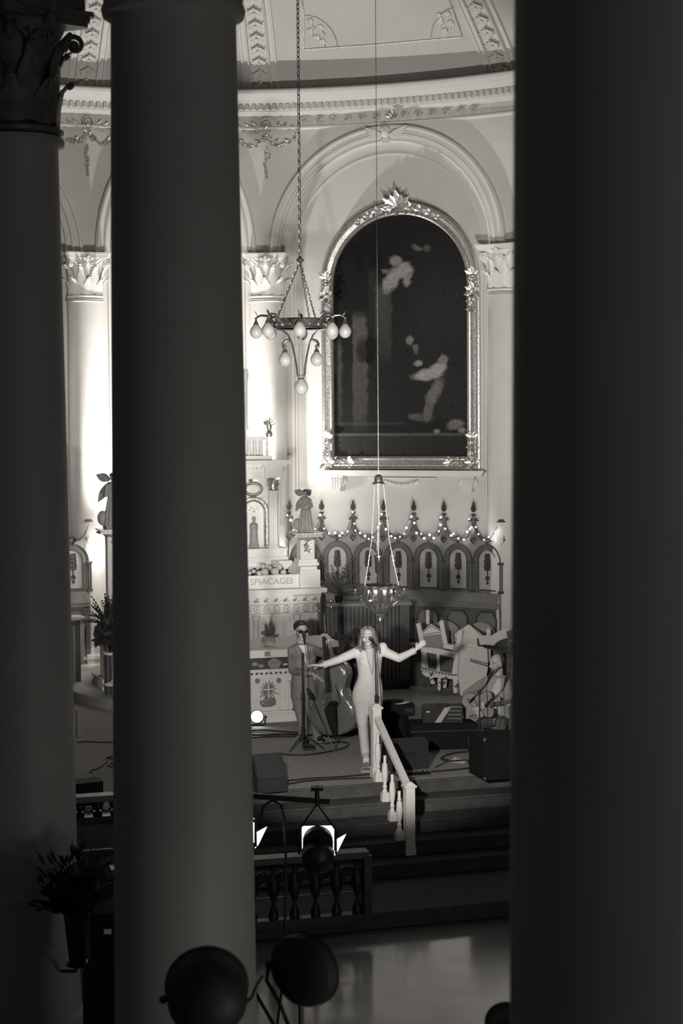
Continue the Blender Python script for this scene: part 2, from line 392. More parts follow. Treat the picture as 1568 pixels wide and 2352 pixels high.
# ------------------------------------------------------------------ Corinthian capital
def capital(o, r, h, m_, root, rot=0, leaves=8):
    o = Vector(o); mb = MB()
    mb.lathe([(r*.98, 0), (r*1.08, .02*h), (r*1.1, .05*h), (r*.96, .08*h), (r*.9, .1*h), (r*.92, .5*h), (r*1.0, .75*h), (r*1.15, .86*h), (r*1.2, .88*h)], o, 28)
    for row, (z0, L, Wd, ph) in enumerate(((.08, .42, .62, 0), (.1, .72, .6, .5))):
        for k in range(leaves):
            t = 2*math.pi*(k+ph)/leaves+rot; d = Vector((math.cos(t), math.sin(t), 0)); tn = Vector((-math.sin(t), math.cos(t), 0))
            base = o+d*r*.93+Vector((0, 0, z0*h)); P = []; LL = L*h
            for i in range(7):
                q = i/6; out = r*(.03+.24*q*q+(.22*(q-.7)/.3 if q > .7 else 0)); up = LL*(q if q < .8 else .8+.1*(q-.8)/.2-.25*max(0, q-.9))
                w = r*Wd*.5*(.75+.3*math.sin(q*5))*(1-.55*q*q)*(1.15 if i % 2 else .88); P.append((base+d*out+Vector((0, 0, up)), w))
            vs = []; fs = []
            for (c, w) in P: vs += [c-tn*w-d*.02*r, c+d*.05*r, c+tn*w-d*.02*r]
            N = len(vs); vs += [p-d*.03*r for p in vs]
            for i in range(6):
                for k2 in range(2): a = i*3+k2; fs += [(a, a+1, a+4, a+3), (N+a+3, N+a+4, N+a+1, N+a)]
                fs += [(i*3, i*3+3, N+i*3+3, N+i*3), (i*3+2, N+i*3+2, N+i*3+5, i*3+5)]
            fs += [(18, 19, N+19, N+18), (19, 20, N+20, N+19)]
            mb.add(vs, fs); c5, w5 = P[5]; mb.tube([c5-tn*w5*.9-Vector((0, 0, .02*h)), c5+d*r*.05, c5+tn*w5*.9-Vector((0, 0, .02*h))], [r*.05, r*.085, r*.05], 6)
    for k in range(4):
        t = math.pi/4+k*math.pi/2+rot; d = Vector((math.cos(t), math.sin(t), 0)); tn = Vector((-math.sin(t), math.cos(t), 0))
        for sgn in (-1, 1):
            a = t-sgn*math.pi/5.2; P = [o+Vector((math.cos(a), math.sin(a), 0))*r*.98+Vector((0, 0, .5*h)), o+Vector((math.cos(a+sgn*.15), math.sin(a+sgn*.15), 0))*r*1.1+Vector((0, 0, .68*h)), o+d*r*1.28-tn*sgn*.12*r+Vector((0, 0, .82*h))]
            mb.tube(P, [r*.05, r*.07, r*.06], 6)
        scroll(mb, o+d*r*1.36+Vector((0, 0, .74*h)), d, Vector((0, 0, 1)), r*.2, 1.4, 110, r*.065, -1)
        t2 = k*math.pi/2+rot; d2 = Vector((math.cos(t2), math.sin(t2), 0)); tn2 = Vector((-math.sin(t2), math.cos(t2), 0))
        for sgn in (-1, 1): scroll(mb, o+d2*r*1.08+tn2*sgn*.22*r+Vector((0, 0, .76*h)), tn2*sgn, Vector((0, 0, 1)), r*.15, 1.3, 150, r*.045, 1)
        leafy(mb, o+d2*r*1.22+Vector((0, 0, .86*h)), tn2, Vector((0, 0, 1)), d2, r*.22, r*.16, 5, 200)
    cp = mb.build('capital', m_, root)
    mb = MB(); P = []
    for k in range(4):
        t = math.pi/4+k*math.pi/2+rot; d = Vector((math.cos(t), math.sin(t))); tn = Vector((-math.sin(t), math.cos(t))); P.append(d*r*1.72-tn*r*.1); P.append(d*r*1.72+tn*r*.1)
        for j in range(1, 6):
            tt = t+j*math.pi/12; q = r*(1.72*math.cos(math.pi/4)/math.cos((j-3)*math.pi/12)*(1-.12*math.sin(j*math.pi/6))); P.append(Vector((math.cos(tt), math.sin(tt)))*q)
    for (k, z0, z1) in ((.97, .88, .92), (1.0, .92, .96), (1.05, .96, 1.0)):
        mb.slab([(o.x+p.x*k, o.y+p.y*k) for p in P], o.z+z0*h, o.z+z1*h)
    mb.build('abacus', m_, root, angle=30)
def shaft(o, r0, r1, h, m_, root, base=True, ring=True):
    mb = MB(); P = []
    if base: P += [(r0*1.35, 0), (r0*1.35, .1), (r0*1.3, .12), (r0*1.34, .17), (r0*1.3, .22), (r0*1.12, .25), (r0*1.12, .29), (r0*1.2, .32), (r0*1.16, .37), (r0*1.02, .4)]
    for i in range(11): t = i/10; P.append((r0+(r1-r0)*t**1.5, (.42 if base else 0)+(h-(.42 if base else 0)-.03)*t))
    if ring: P += [(r1*1.03, h-.06), (r1*1.1, h-.045), (r1*1.1, h-.015), (r1*1.02, h)]
    P.sort(key=lambda q: q[1]); mb.lathe(P, o, 48); return mb.build('shaft', m_, root)
# apse columns
for i, (deg, lab) in enumerate(((-18.4, 'pale apse column left of the high altar, seen between the two dark nave columns'), (3.7, 'brightly lit pale column directly left of the large painting'), (33.9, 'apse column right of the painting, mostly hidden by the dark right nave column'))):
    p, tx, tz, tn = apfr(deg, 0, .1); t = thing('apse_column', lab, 'column', tuple(p), 0, 'engaged columns of the apse')
    shaft(p, .325, .285, 6.29, plaster, t); capital(p+Vector((0, 0, 6.29)), .285, .75, white_pl, t, rot=-math.radians(deg)+math.pi/2*0)
# archivolts
ASEC = [(0, 0), (0, .10), (-.03, .14), (-.06, .14), (-.075, .10), (-.14, .10), (-.15, .13), (-.19, .13), (-.20, .07), (-.25, .07), (-.26, .10), (-.285, .09), (-.285, 0)]
BAYS = [(-33.3, 2.06), (-7.35, 1.36), (18.8, 2.07)]
for i, (deg, a_) in enumerate(BAYS):
    mb = MB(fn=AP); pa = arc(S(deg), 7.05, a_, 2.07, 0, 180, 48)
    mb.sweep(pa, ASEC); o = struct(mb, 'trim_%d' % (7+i), plaster, angle=25); o['label'] = 'moulded arch round the wall bay'
    mb = MB(fn=AP); r_ = S(deg)-a_+.33; l_ = S(deg)+a_-.33
    # thin panel moulding inside each bay
    q = arc(S(deg), 7.05, a_-.42, 1.62, 0, 180, 40); q = [(S(deg)+a_-.42, 3.0, 1, 0)]+q+[(S(deg)-a_+.42, 3.0, -1, 0)]
    mb.sweep(q, [(0, 0), (0, .018), (-.03, .018), (-.03, 0)]); mb.build('panel_moulding', plaster, o)
# pilaster strips beside the columns (fine vertical lines on the wall)
mb = MB(fn=AP)
for deg in (-18.4, 3.7, 33.9):
    for s_ in (-1, 1): mb.bb(S(deg)+s_*.42-.02, S(deg)+s_*.42+.02, 0, .03, 3.0, 6.9)
o = struct(mb, 'trim_10', plaster); o['label'] = 'pilaster edging strips'
# vault ribs
for i, (deg, lab) in enumerate(((-18.0, 'left'), (3.2, 'middle'), (33.5, 'right'))):
    mb = MB(); vs = []; sec = [(-.30, 0), (-.30, .03), (-.27, .03), (-.26, .01), (-.20, .01), (-.19, .05), (-.165, .06), (-.15, .02), (.15, .02), (.165, .06), (.19, .05), (.20, .01), (.26, .01), (.27, .03), (.30, .03), (.30, 0)]
    N = 30; K = len(sec); fs = []
    for j in range(N+1):
        h = 2.6*j/N; r = math.sqrt(SR*SR-(ZC+h-SZ)**2)
        for (w, of) in sec: vs.append(DM(deg+math.degrees(w*(.55+.45*r/8)/r), h, of))
    for j in range(N):
        for k in range(K-1): b = j*K+k; fs.append((b, b+1, b+K+1, b+K))
    mb.add(vs, fs); o = struct(mb, 'trim_%d' % (11+i), plaster, angle=25); o['label'] = 'ornamented rib of the half dome'
    mb = MB(); h = .1
    while h < 2.5:
        c = DM(deg, h, .035); up = (DM(deg, h+.05, .035)-c).normalized(); n = (Vector((AC.x, AC.y, SZ))-c).normalized(); u = up.cross(n)*-1
        leafy(mb, c, u, up, n, .15, .07, 7, 210, curl=.3); mb.ell(c+n*.02+up*.10, .03, n=6, m=4); mb.leaf(c-up*.08, up, n, .12, .08, .3)
        h += .165
    mb.build('leaf_ornament', plaster, o, angle=60)
# painted border and flower corners on the vault
mb = MB()
def domeline(pts, r=.011):
    P = []
    for (a, b) in zip(pts[:-1], pts[1:]):
        for k in range(12): P.append((a[0]+(b[0]-a[0])*k/12, a[1]+(b[1]-a[1])*k/12))
    P.append(pts[-1]); mb.tube([DM(*atDome(*q), .008) for q in P], r, 5)
domeline([(697, 20), (697, 113), (860, 102), (1062, 84), (1040, 20)])
# carry the frame lines higher than the picture's top edge
for (px, py) in ((697, 20), (1040, 20)):
    a, h = atDome(px, py); mb.tube([DM(a, h+.1*k, .008) for k in range(14)], .011, 5)
for (cx, cy, a0, a1, r_) in ((697, 113, 0, 90, 78), (1060, 84, 105, 180, 70)):
    mb.tube([DM(*atDome(cx+r_*math.cos(math.radians(a0+(a1-a0)*k/14)), cy-r_*math.sin(math.radians(a0+(a1-a0)*k/14))), .008) for k in range(15)], .009, 5)
o = struct(mb, 'trim_14', gild_d); o['label'] = 'painted frame lines on the half dome'
mb = MB()
for (sx, pts) in ((1, [(712, 48), (735, 62), (728, 85), (712, 70), (740, 95)]), (-1, [(1028, 30), (1012, 48), (1022, 70), (1035, 52), (1008, 35)])):
    for (px, py) in pts:
        a, h = atDome(px, py); c = DM(a, h, .01); n = (Vector((AC.x, AC.y, SZ))-c).normalized(); up = (DM(a, h+.05, .01)-c).normalized(); u = up.cross(n)*-1
        leafy(mb, c, u, up, n, .07, .04, 6, 300, curl=.1); mb.tube([c, c+(up*-.15-u*sx*.06)], .006, 5)
mb.build('painted_flowers', gild_d, o)
# frieze scrollwork over the large arch, swags at the column heads, winged head on the arch
t = thing('frieze_scrollwork', 'gilded scrolling leaf relief on the frieze above the big arch', 'relief', tuple(AP(S(18), .02, 9.2)))
for k in range(13):
    mb = MB(); deg = 8.3+k*1.75; p, u, v, n = apfr(deg, 9.275, .015)
    scroll(mb, p+n*.012, u, v, .055, 1.5, 0 if k % 2 else 180, .010, 1 if k % 2 else -1); leafy(mb, p+u*.06+n*.01, u, v, n, .06, .03, 3, 120, curl=.2); mb.build('leaf_scroll', gild_d, t)
mb = MB(); p, u, v, n = apfr(19.1, 9.26, .03); leafy(mb, p, u, v, n, .12, .05, 5, 160); leafy(mb, p, u, v*-1, n, .06, .04, 3, 120); mb.build('centre_leaf', gild, t)
for deg, lab in ((3.7, 'gilded swag and pendant on the wall above the bright column'), (-17.8, 'gilded swag and pendant on the wall above the left apse column')):
    t = thing('wall_swag', lab, 'relief', tuple(AP(S(deg), .02, 8.6)), 0, 'swags over the apse columns'); p, u, v, n = apfr(deg, 9.18, .03)
    for s_ in (-1, 1):
        mb = MB()
        for k in range(14):
            q = k/13; c = p+u*s_*.5*(q)+v*(-.30+.14*(2*q-1)**2+.0)+n*.02
            if k % 1 == 0: mb.leaf(c, u*random.uniform(-1, 1)+v*random.uniform(-1, .3), n, .09, .055, .4); mb.ell(c+v*random.uniform(-.03, .03)+n*.02, random.uniform(.012, .024), n=6, m=4)
        mb.build('flower_swag', gild, t); mb = MB()
        for k in range(7): q = k/6; c = p+u*s_*(.12+.34*q)+v*(.03*math.sin(q*6)); mb.leaf(c, u*s_+v*(.8 if k % 2 else -.8), n, .09, .045, .4)
        mb.build('leaf_spray', gild, t)
    mb = MB()
    for k in range(13): q = k/12; c = p+v*(-.36-.46*q)+u*random.uniform(-.05, .05)*(1-q); mb.leaf(c, u*random.uniform(-1, 1)*(1-q)-v, n, .09*(1.1-.5*q), .05, .4); mb.ell(c+n*.02, .02*(1.1-.6*q), n=6, m=4)
    mb.build('pendant', gild, t)
    mb = MB(); mb.tube([p+u*.085*math.cos(a_)+v*(.02+.11*math.sin(a_)*(1.2 if math.sin(a_) < 0 else 1)) for a_ in [2*math.pi*k/20 for k in range(20)]], .014, 6, closed=True); mb.ell(p+v*.02, (.06, .03, .08)); leafy(mb, p-v*.2, u, v, n, .1, .05, 5, 200); mb.build('cartouche', gild, t)
p, u, v, n = apfr(18.7, 8.98, .17); t = thing('winged_head_relief', 'plaster cherub head with spread wings at the crown of the big arch', 'relief', tuple(p))
mb = MB(); mb.ell(p+n*.04, (.07, .06, .085)); mb.ell(p+n*.09+v*.0, (.015, .02, .02)); mb.ell(p+v*.045+n*.03, (.08, .06, .06)); mb.build('head', plaster, t)
mb = MB()
for s_ in (-1, 1):
    for k in range(7): mb.leaf(p+u*s_*.06-v*.03, u*s_*1.0+v*(.42-.16*k), n, .34-.028*k, .065, .05)
mb.build('wings', plaster, t)
mb = MB()
for k in range(5): mb.leaf(p-v*.06, u*(-1+.5*k)*.8-v, n, .13, .06, .15)
mb.build('leaf_collar', plaster, t)
# ================================================================== PAINTING
PD = 19.9; pc, pu, pv, pn = apfr(PD, 0, .17)
PM = Matrix((pu, -pn, pv)).transposed().to_4x4(); PM.translation = pc
# local: x along the wall, y into the wall, z up
PF = Fr(pc.x, pc.y, -PD)
t = thing('framed_painting', 'huge arched dark oil painting in a carved gilt frame on the apse wall', 'painting', (pc.x, pc.y, 3.43))
xa, zb = PF.px(768, 1049); xb, _ = PF.px(1076, 1049); xc = (xa+xb)/2; hw = (xb-xa)/2; _, zt = PF.px(917, 492)
zs = zt-hw*.98
# canvas with its own painted picture (dark interior, pale pillars, a floating and a kneeling figure)
def sm(e0, e1, x):
    q = max(0., min(1., (x-e0)/(e1-e0))); return q*q*(3-2*q)
def el(px, py, cx, cy, rx, ry, rot=0, soft=.35):
    c, s_ = math.cos(math.radians(rot)), math.sin(math.radians(rot)); dx, dy = px-cx, py-cy
    u, v = (dx*c+dy*s_)/rx, (-dx*s_+dy*c)/ry; return 1-sm(1-soft, 1+soft, math.hypot(u, v))
from mathutils import noise
def paint(px, py):
    nx_ = noise.noise(Vector((px*.06, py*.06, 0))); ny_ = noise.noise(Vector((px*.06, py*.06, 7))); px += 5*nx_+3*noise.noise(Vector((px*.2, py*.2, 3))); py += 5*ny_ if py < 960 else 0
    v = .010+.010*math.exp(-((px-1020)/90)**2-((py-700)/120)**2)+.008*math.exp(-((px-1040)/60)**2-((py-930)/90)**2)
    for (x0, x1, y0, y1, k) in ((812, 846, 720, 975, .055), (866, 902, 650, 820, .035), (772, 786, 780, 975, .035), (850, 870, 620, 760, .012)):
        v += k*sm(x0-3, x0+3, px)*(1-sm(x1-4, x1+4, px))*sm(y0-12, y0+12, py)*(1-sm(y1-25, y1+25, py))*(1-.6*sm(y0, y1, py))
    v -= .04*el(px, py, 842, 800, 22, 30)
    if 880 < px < 1000 and py < 680:
        for a in ((905, 640, 17, 34, 35, .20), (932, 620, 20, 16, -30, .22), (940, 638, 9, 18, 15, .17), (884, 622, 16, 6, -10, .10), (962, 570, 14, 5, 25, .09), (985, 572, 10, 9, 0, .06), (915, 600, 16, 12, 20, .16)): v = max(v, a[5]*el(px, py, *a[:5]))
    for a in ((945, 780, 8, 11, 0, .12), (958, 802, 6, 12, -20, .08), (962, 834, 12, 6, -20, .16), (1018, 828, 10, 13, 10, .13), (985, 860, 34, 13, -8, .20), (1008, 848, 20, 13, -20, .22), (1000, 900, 14, 34, 25, .10), (985, 945, 12, 26, 15, .08), (1030, 905, 16, 34, 8, .018), (1005, 990, 10, 5, 0, .16), (1045, 975, 20, 11, -15, .12), (1062, 988, 9, 6, 20, .15), (970, 958, 30, 9, 5, .06)): v = max(v, a[5]*el(px, py, *a[:5]))
    if py > 968: v += .02*(1-abs(py-972)/4) if abs(py-972) < 4 and px < 930 else 0
    if abs(py-997) < 3: v += .05
    if 1000 < py < 1049: v = max(v, .022)
    v *= .75+.5*(.5+.5*noise.noise(Vector((px*.12, py*.12, 4))))+.35*noise.noise(Vector((px*.4, py*.25, 9)))
    return max(.004, v)
nx, nz = 150, 270; vs = []; cols = []; idx = {}; fs = []
for j in range(nz+1):
    for i in range(nx+1):
        z = zb+(zt-zb)*j/nz; hwz = hw if z < zs else hw*math.sqrt(max(0, 1-((z-zs)/(zt-zs))**2))
        x = xc+hwz*(2*i/nx-1); vs.append((x, 0, z))
        px = 922+(x-xc)/hw*154; py = 1049-(z-zb)/(zt-zb)*557; cols.append(paint(px, py))
for j in range(nz):
    for i in range(nx): a = j*(nx+1)+i; fs.append((a, a+1, a+nx+2, a+nx+1))
mb = MB(PF.M); mb.add(vs, fs); cv = mb.build('canvas', mat('x_tmp', .1), t)
at = cv.data.color_attributes.new('pigment', 'FLOAT_COLOR', 'POINT')
for i, c in enumerate(cols): at.data[i].color = (c, c*.96, c*.9, 1)
cm = bpy.data.materials.new('oil_paint_canvas'); cm.use_nodes = True; nt = cm.node_tree; b = nt.nodes['Principled BSDF']; an = nt.nodes.new('ShaderNodeVertexColor'); an.layer_name = 'pigment'
nt.links.new(an.outputs[0], b.inputs['Base Color']); b.inputs['Roughness'].default_value = .6; b.inputs['Specular IOR Level'].default_value = .12
cv.data.materials.clear(); cv.data.materials.append(cm)
path = [(xc+hw, zb, 1, 0)]+[(p[0], p[1], p[2], p[3]) for p in arc(xc, zs, hw, zt-zs, 0, 180, 44)]+[(xc-hw, zb, -1, 0)]
fsec = [(-.01, .0), (-.01, -.05), (.015, -.08), (.03, -.06), (.05, -.055), (.11, -.075), (.13, -.11), (.155, -.11), (.175, -.06), (.20, -.05), (.20, .06)]
mb = MB(PF.M)
k2 = 1/math.sqrt(2)
path2 = [(xc-hw, zb, -1, -1), (xc+hw, zb, 1, -1)]+path[1:-1]
mb.sweep(path2, fsec, closed=True); mb.build('frame', gild, t, angle=30)
# carved leaf clusters on the frame
def orn(cx, cz, ang, k=1.):
    mb = MB(PF.M); a = math.radians(ang); u = Vector((math.cos(a), 0, math.sin(a))); v = Vector((-math.sin(a), 0, math.cos(a))); n = Vector((0, -1, 0)); c = Vector((cx, -.10, cz))
    scroll(mb, c, u, v, .085*k, 1.5, 0, .02*k, 1); scroll(mb, c+u*.19*k, u, v, .07*k, 1.5, 180, .018*k, -1)
    leafy(mb, c+u*.28*k, v*-1, u, n, .13*k, .07*k, 5, 140, curl=.4); leafy(mb, c-u*.05, v, u*-1, n, .11*k, .06*k, 5, 160, curl=.4)
    berries(mb, c+u*.1*k, u, v, n, .12*k, 8, .02*k); mb.build('carved_scroll', gild, t, angle=60)
for s_ in (-1, 1):
    x = xc+s_*(hw+.09); z1 = PF.px(752, 665)[1]
    orn(x, z1-.1, 90); orn(x, z1-.12, -90, .9); mb = MB(PF.M); leafy(mb, (x, -.1, z1-.1), Vector((1, 0, 0)), Vector((0, 0, 1)), Vector((0, -1, 0)), .16, .07, 7, 360, curl=.3); mb.build('carved_leaf', gild, t, angle=60)
    orn(x, zb+.05, 90, 1.0); orn(x-s_*.1, zb-.09, 0 if s_ < 0 else 180, 1.0); mb = MB(PF.M); leafy(mb, (x+s_*.0, -.1, zb-.1), Vector((1, 0, 0)), Vector((0, 0, 1)), Vector((0, -1, 0)), .17, .08, 8, 360, curl=.4); mb.build('carved_leaf', gild, t, angle=60)
mb = MB(PF.M); zc_ = zt+.10
leafy(mb, (xc, -.12, zc_), Vector((1, 0, 0)), Vector((0, 0, 1)), Vector((0, -1, 0)), .30, .11, 7, 170, curl=.35); leafy(mb, (xc, -.12, zc_+.03), Vector((1, 0, 0)), Vector((0, 0, -1)), Vector((0, -1, 0)), .20, .09, 5, 150, curl=.35)
for s_ in (-1, 1):
    for k in range(4):
        a = math.radians(90-s_*(9+8*k)); cx, cz = xc+(hw+.09)*math.cos(a), zs+(zt-zs+.09)*math.sin(a)
        scroll(mb, (cx, -.11, cz), Vector((1, 0, 0)), Vector((0, 0, 1)), .085-.012*k, 1.5, 90*k, .02-.002*k, s_); leafy(mb, (cx, -.11, cz), Vector((1, 0, 0)), Vector((0, 0, 1)), Vector((0, -1, 0)), .13-.02*k, .06, 5, 300, curl=.35)
mb.build('crest', gild, t, angle=60)
# ledge under the painting
zl0 = PF.px(925, 1093)[1]; zl1 = PF.px(925, 1079)[1]; x0 = PF.px(738, 1085, -.12)[0]; x1 = PF.px(1113, 1085, -.12)[0]
t = thing('plaster_ledge', 'pale moulded ledge with two corbels under the painting', 'shelf', (pc.x, pc.y, zl0-.35))
mb = MB(PF.M); mb.bb(x0, x1, -.22, .15, zl1-.04, zl1-.004); mb.bb(x0+.03, x1-.03, -.17, .15, zl1-.075, zl1-.04); mb.bb(x0+.06, x1-.06, -.12, .15, zl0, zl1-.075); mb.build('shelf_board', plaster, t)
for px in (778, 1077):
    x, _ = PF.px(px, 1110); mb = MB(PF.M); mb.prism([(x-.12, zl0), (x+.12, zl0), (x+.11, zl0-.1), (x+.07, zl0-.26), (x-.07, zl0-.26), (x-.11, zl0-.1)], -.14, .12)
    for k in range(4): mb.cyl((x-.075+.05*k, -.15, zl0-.08), (x-.06+.04*k, -.13, zl0-.25), .014, n=8); mb.ell((x-.075+.05*k, -.15, zl0-.05), .022, n=8, m=5)
    for s_ in (-1, 1): leafy(mb, (x+s_*.1, -.05, zl0-.05), Vector((s_, 0, 0)), Vector((0, 0, -1)), Vector((0, -1, 0)), .16, .06, 3, 60, curl=.2)
    mb.build('corbel', plaster, t)
x, z = PF.px(925, 1108); mb = MB(PF.M)
for k in range(17): q = k/8-1; mb.leaf((x+q*.28, -.03, z-.05*(1-q*q)+.03), (random.uniform(-1, 1), 0, -1), (0, -1, 0), .08, .05, .3); mb.ell((x+q*.28, -.05, z-.07*(1-q*q)+.02), .017, n=6, m=4)
mb.bb(x-.55, x+.55, .0, .12, z+.06, z+.075); mb.build('garland', white_pl, t)
# ================================================================== CHOIR STALLS
def stalls(edges, label, group):
    mid = (edges[0]+edges[-1])/2; p0 = AP(S(mid), .4, 0)
    t = thing('choir_stall_panelling', label, 'panelling', tuple(p0), 0, group)
    OFF = .42
    def fnn(x, y, z): return AP(x*1.0, y, z)
    rad = lambda d: math.radians(d)*AR      # arc coordinates on the wall radius
    body = MB(fn=AP); dado = MB(fn=AP)
    for a, b in zip(edges[:-1], edges[1:]):
        xa_, xb_ = S(a), S(b); w = xb_-xa_; xm = (xa_+xb_)/2
        top = []
        for i in range(13):
            q = i/12; k = abs(2*q-1); z = 2.30+(.0 if k < .25 else .27*((k-.25)/.75)**2.6); top.append((xb_-w*q, z))
        # wall panel behind, cut by an arch: built as outline pieces
        mb = MB(fn=AP); mb.prism([(xa_, 1.24), (xb_, 1.24)]+top, OFF-.10, OFF-.04)
        mb.build('bay_board', wood_m, t)
        mb = MB(fn=AP); ar = arc(xm, 1.93, w*.47, .30, 0, 180, 16); ar = [(ar[0][0], 1.45, 1, 0)]+ar+[(ar[-1][0], 1.45, -1, 0)]
        mb.sweep(ar, [(.0, OFF-.04), (.0, OFF), (-.012, OFF), (-.012, OFF-.015), (-.04, OFF-.015), (-.085, OFF-.015), (-.085, OFF-.04)]); mb.build('arch_moulding', dado_m, t)
        mb = MB(fn=AP)
        mb.sweep(ar, [(.012, OFF-.04), (.012, OFF+.005), (-.002, OFF+.005), (-.002, OFF-.04)])
        ia = arc(xm, 1.97, w*.29, .17, 0, 180, 14); mb.sweep([(ia[0][0], 1.505, 1, 0)]+ia+[(ia[-1][0], 1.505, -1, 0)], [(.016, OFF-.04), (.016, OFF-.005), (0, OFF-.005), (0, OFF-.04)])
        mb.bb(xm-w*.31, xm+w*.31, OFF-.04, OFF-.0, 1.48, 1.50)
        mb.sweep([(x_, z_, 0, 1) for (x_, z_) in top], [(.012, OFF-.11), (.012, OFF-.01), (-.012, OFF-.01), (-.012, OFF-.11)])
        mb.build('dark_moulding', wood_d, t)
        mb = MB(fn=AP); mb.prism([(xm-w*.29, 1.505), (xm+w*.29, 1.505)]+[(p[0], p[1]) for p in ia], OFF-.045, OFF-.033); pan = mb.build('arched_panel', wood_l, t)
        mb = MB(fn=AP); n_ = Vector((0, 1, 0))
        for (z, L, Wd) in ((2.06, .075, .055), (2.0, .095, .06), (1.93, .10, .06), (1.87, .085, .06), (1.70, .06, .045), (1.62, .035, .03)):
            for s_ in (-1, 0, 1): mb.leaf((xm, OFF-.03, z), (s_*.9, 0, -1 if s_ else -1.3), n_, L, Wd, .25, lobes=1)
            for s_ in (-1, 1): mb.leaf((xm, OFF-.03, z), (s_, 0, .35), n_, L*.7, Wd*.7, .25)
        mb.bb(xm-.008, xm+.008, OFF-.035, OFF-.022, 1.58, 2.08); sub(mb, 'leaf_drop', leaf_d, pan)
        # rosette in the valley
        mb = MB(fn=AP); leafy(mb, (xm, OFF-.01, 2.31), Vector((1, 0, 0)), Vector((0, 0, 1)), Vector((0, 1, 0)), .075, .055, 9, 360, curl=.4); mb.leaf((xm, OFF, 2.27), (0, 0, -1), (0, 1, 0), .06, .05, .2); mb.build('rosette', leaf_d, t)
        # dado panel
        mb = MB(fn=AP); c = w*.33; mb.prism([(xm-c, .2), (xm+c, .2), (xm+c, 1.03), (xm+c*.6, 1.13), (xm-c*.6, 1.13), (xm-c, 1.03)], OFF-.01, OFF+.012)
        mb.build('dado_panel', wood_m, t)
        mb = MB(fn=AP); P = [(xm-c, .2, -1, 0), (xm-c, 1.03, -.8, .5), (xm-c*.6, 1.13, -.4, 1), (xm+c*.6, 1.13, .4, 1), (xm+c, 1.03, .8, .5), (xm+c, .2, 1, 0)]
        mb.sweep(P, [(.0, OFF-.01), (.0, OFF+.035), (.02, OFF+.035), (.02, OFF-.01)]); mb.build('dado_moulding', wood_d, t)
        body.bb(xa_, xb_, OFF-.12, OFF+.03, 1.20, 1.26); body.bb(xa_, xb_, OFF-.12, OFF+.06, 1.26, 1.285); body.bb(xa_, xb_, OFF-.1, OFF, 1.285, 1.45)
        dado.bb(xa_, xb_, OFF-.12, OFF, 0, 1.20)
    body.build('rail', wood_m, t); dado.build('dado', dado_m, t)
    for i, e in enumerate(edges):
        x = S(e); mb = MB(fn=AP)
        for s_ in (-1, 1): mb.cyl((x+s_*.02, OFF+.0, 1.49), (x+s_*.02, OFF+.0, 1.92), .014, n=8)
        mb.bb(x-.045, x+.045, OFF-.04, OFF+.04, 1.45, 1.49); mb.bb(x-.045, x+.045, OFF-.04, OFF+.04, 1.915, 1.95); mb.build('colonnette', wood_d, t)
        mb = MB(fn=AP); mb.prism([(x-.07, 2.30), (x+.07, 2.30), (x+.03, 2.42), (x+.028, 2.60), (x-.028, 2.60), (x-.03, 2.42)], OFF-.09, OFF-.02); mb.bb(x-.065, x+.065, OFF-.12, OFF+.02, 2.60, 2.625); mb.bb(x-.045, x+.045, OFF-.10, OFF, 2.625, 2.65)
        fi = mb.build('pinnacle', wood_d, t)
        mb = MB(fn=AP); n_ = Vector((0, 1, 0)); mb.ell((x, OFF-.05, 2.69), (.022, .022, .03), n=8, m=5)
        for z, L in ((2.71, .05), (2.75, .085), (2.79, .075)):
            for s_ in (-1, 1): mb.leaf((x, OFF-.05, z), (s_*.75, 0, 1 if z > 2.72 else -.1), n_, L, .04, .15)
        mb.leaf((x, OFF-.05, 2.76), (0, 0, 1), n_, .17, .06, .0); mb.leaf((x, OFF-.05, 2.76), (0, 0, 1), (1, 0, 0), .15, .05, .0)
        sub(mb, 'leaf_finial', leaf_d, fi)
        z = 2.29; mb = MB(fn=AP); mb.sweep([(x+.045, z, 1, 0), (x, z+.055, 0, 1), (x-.045, z, -1, 0), (x, z-.055, 0, -1)], [(0, OFF-.04), (0, OFF-.005), (-.022, OFF-.03), (-.022, OFF-.04)], closed=True); mb.build('diamond_boss', wood_d, t)
    return t
EDG = [6.4, 10.55, 14.6, 18.55, 22.5, 26.5, 30.45, 34.4]
stalls(EDG, 'carved oak choir panelling with seven arches right of the high altar', 'choir stall panelling')
EDL = [-47.2, -43.15, -39.1, -35.05, -31.0, -26.95, -22.9, -18.85]
stalls(EDL, 'end of the matching choir panelling left of the high altar, between two nave columns', 'choir stall panelling')
# string lights draped over the panelling
t = thing('string_lights', 'string of small lit bulbs draped along the choir panelling tops', 'lights', tuple(AP(S(20), .45, 2.3)))
P = []; bulbs = []
for a, b in zip(EDG[:-1], EDG[1:]):
    for i in range(14):
        q = i/14; k = abs(2*q-1); z = 2.33+.33*k**3+random.uniform(-.03, .03); P.append(AP(S(a+(b-a)*q), .47+random.uniform(-.02, .02), z))
        if i % 2 == 0 or (k > .7 and random.random() < .45): bulbs.append(P[-1]+Vector((random.uniform(-.02, .02), -.02, random.uniform(-.05, .05))))
mb = MB(); mb.tube(P, .005, 5); mb.build('wire', black, t)
for p in bulbs:
    mb = MB(); mb.ell(p, random.choice((.011, .014, .017)), n=8, m=6); mb.build('bulb', bulb_on, t)
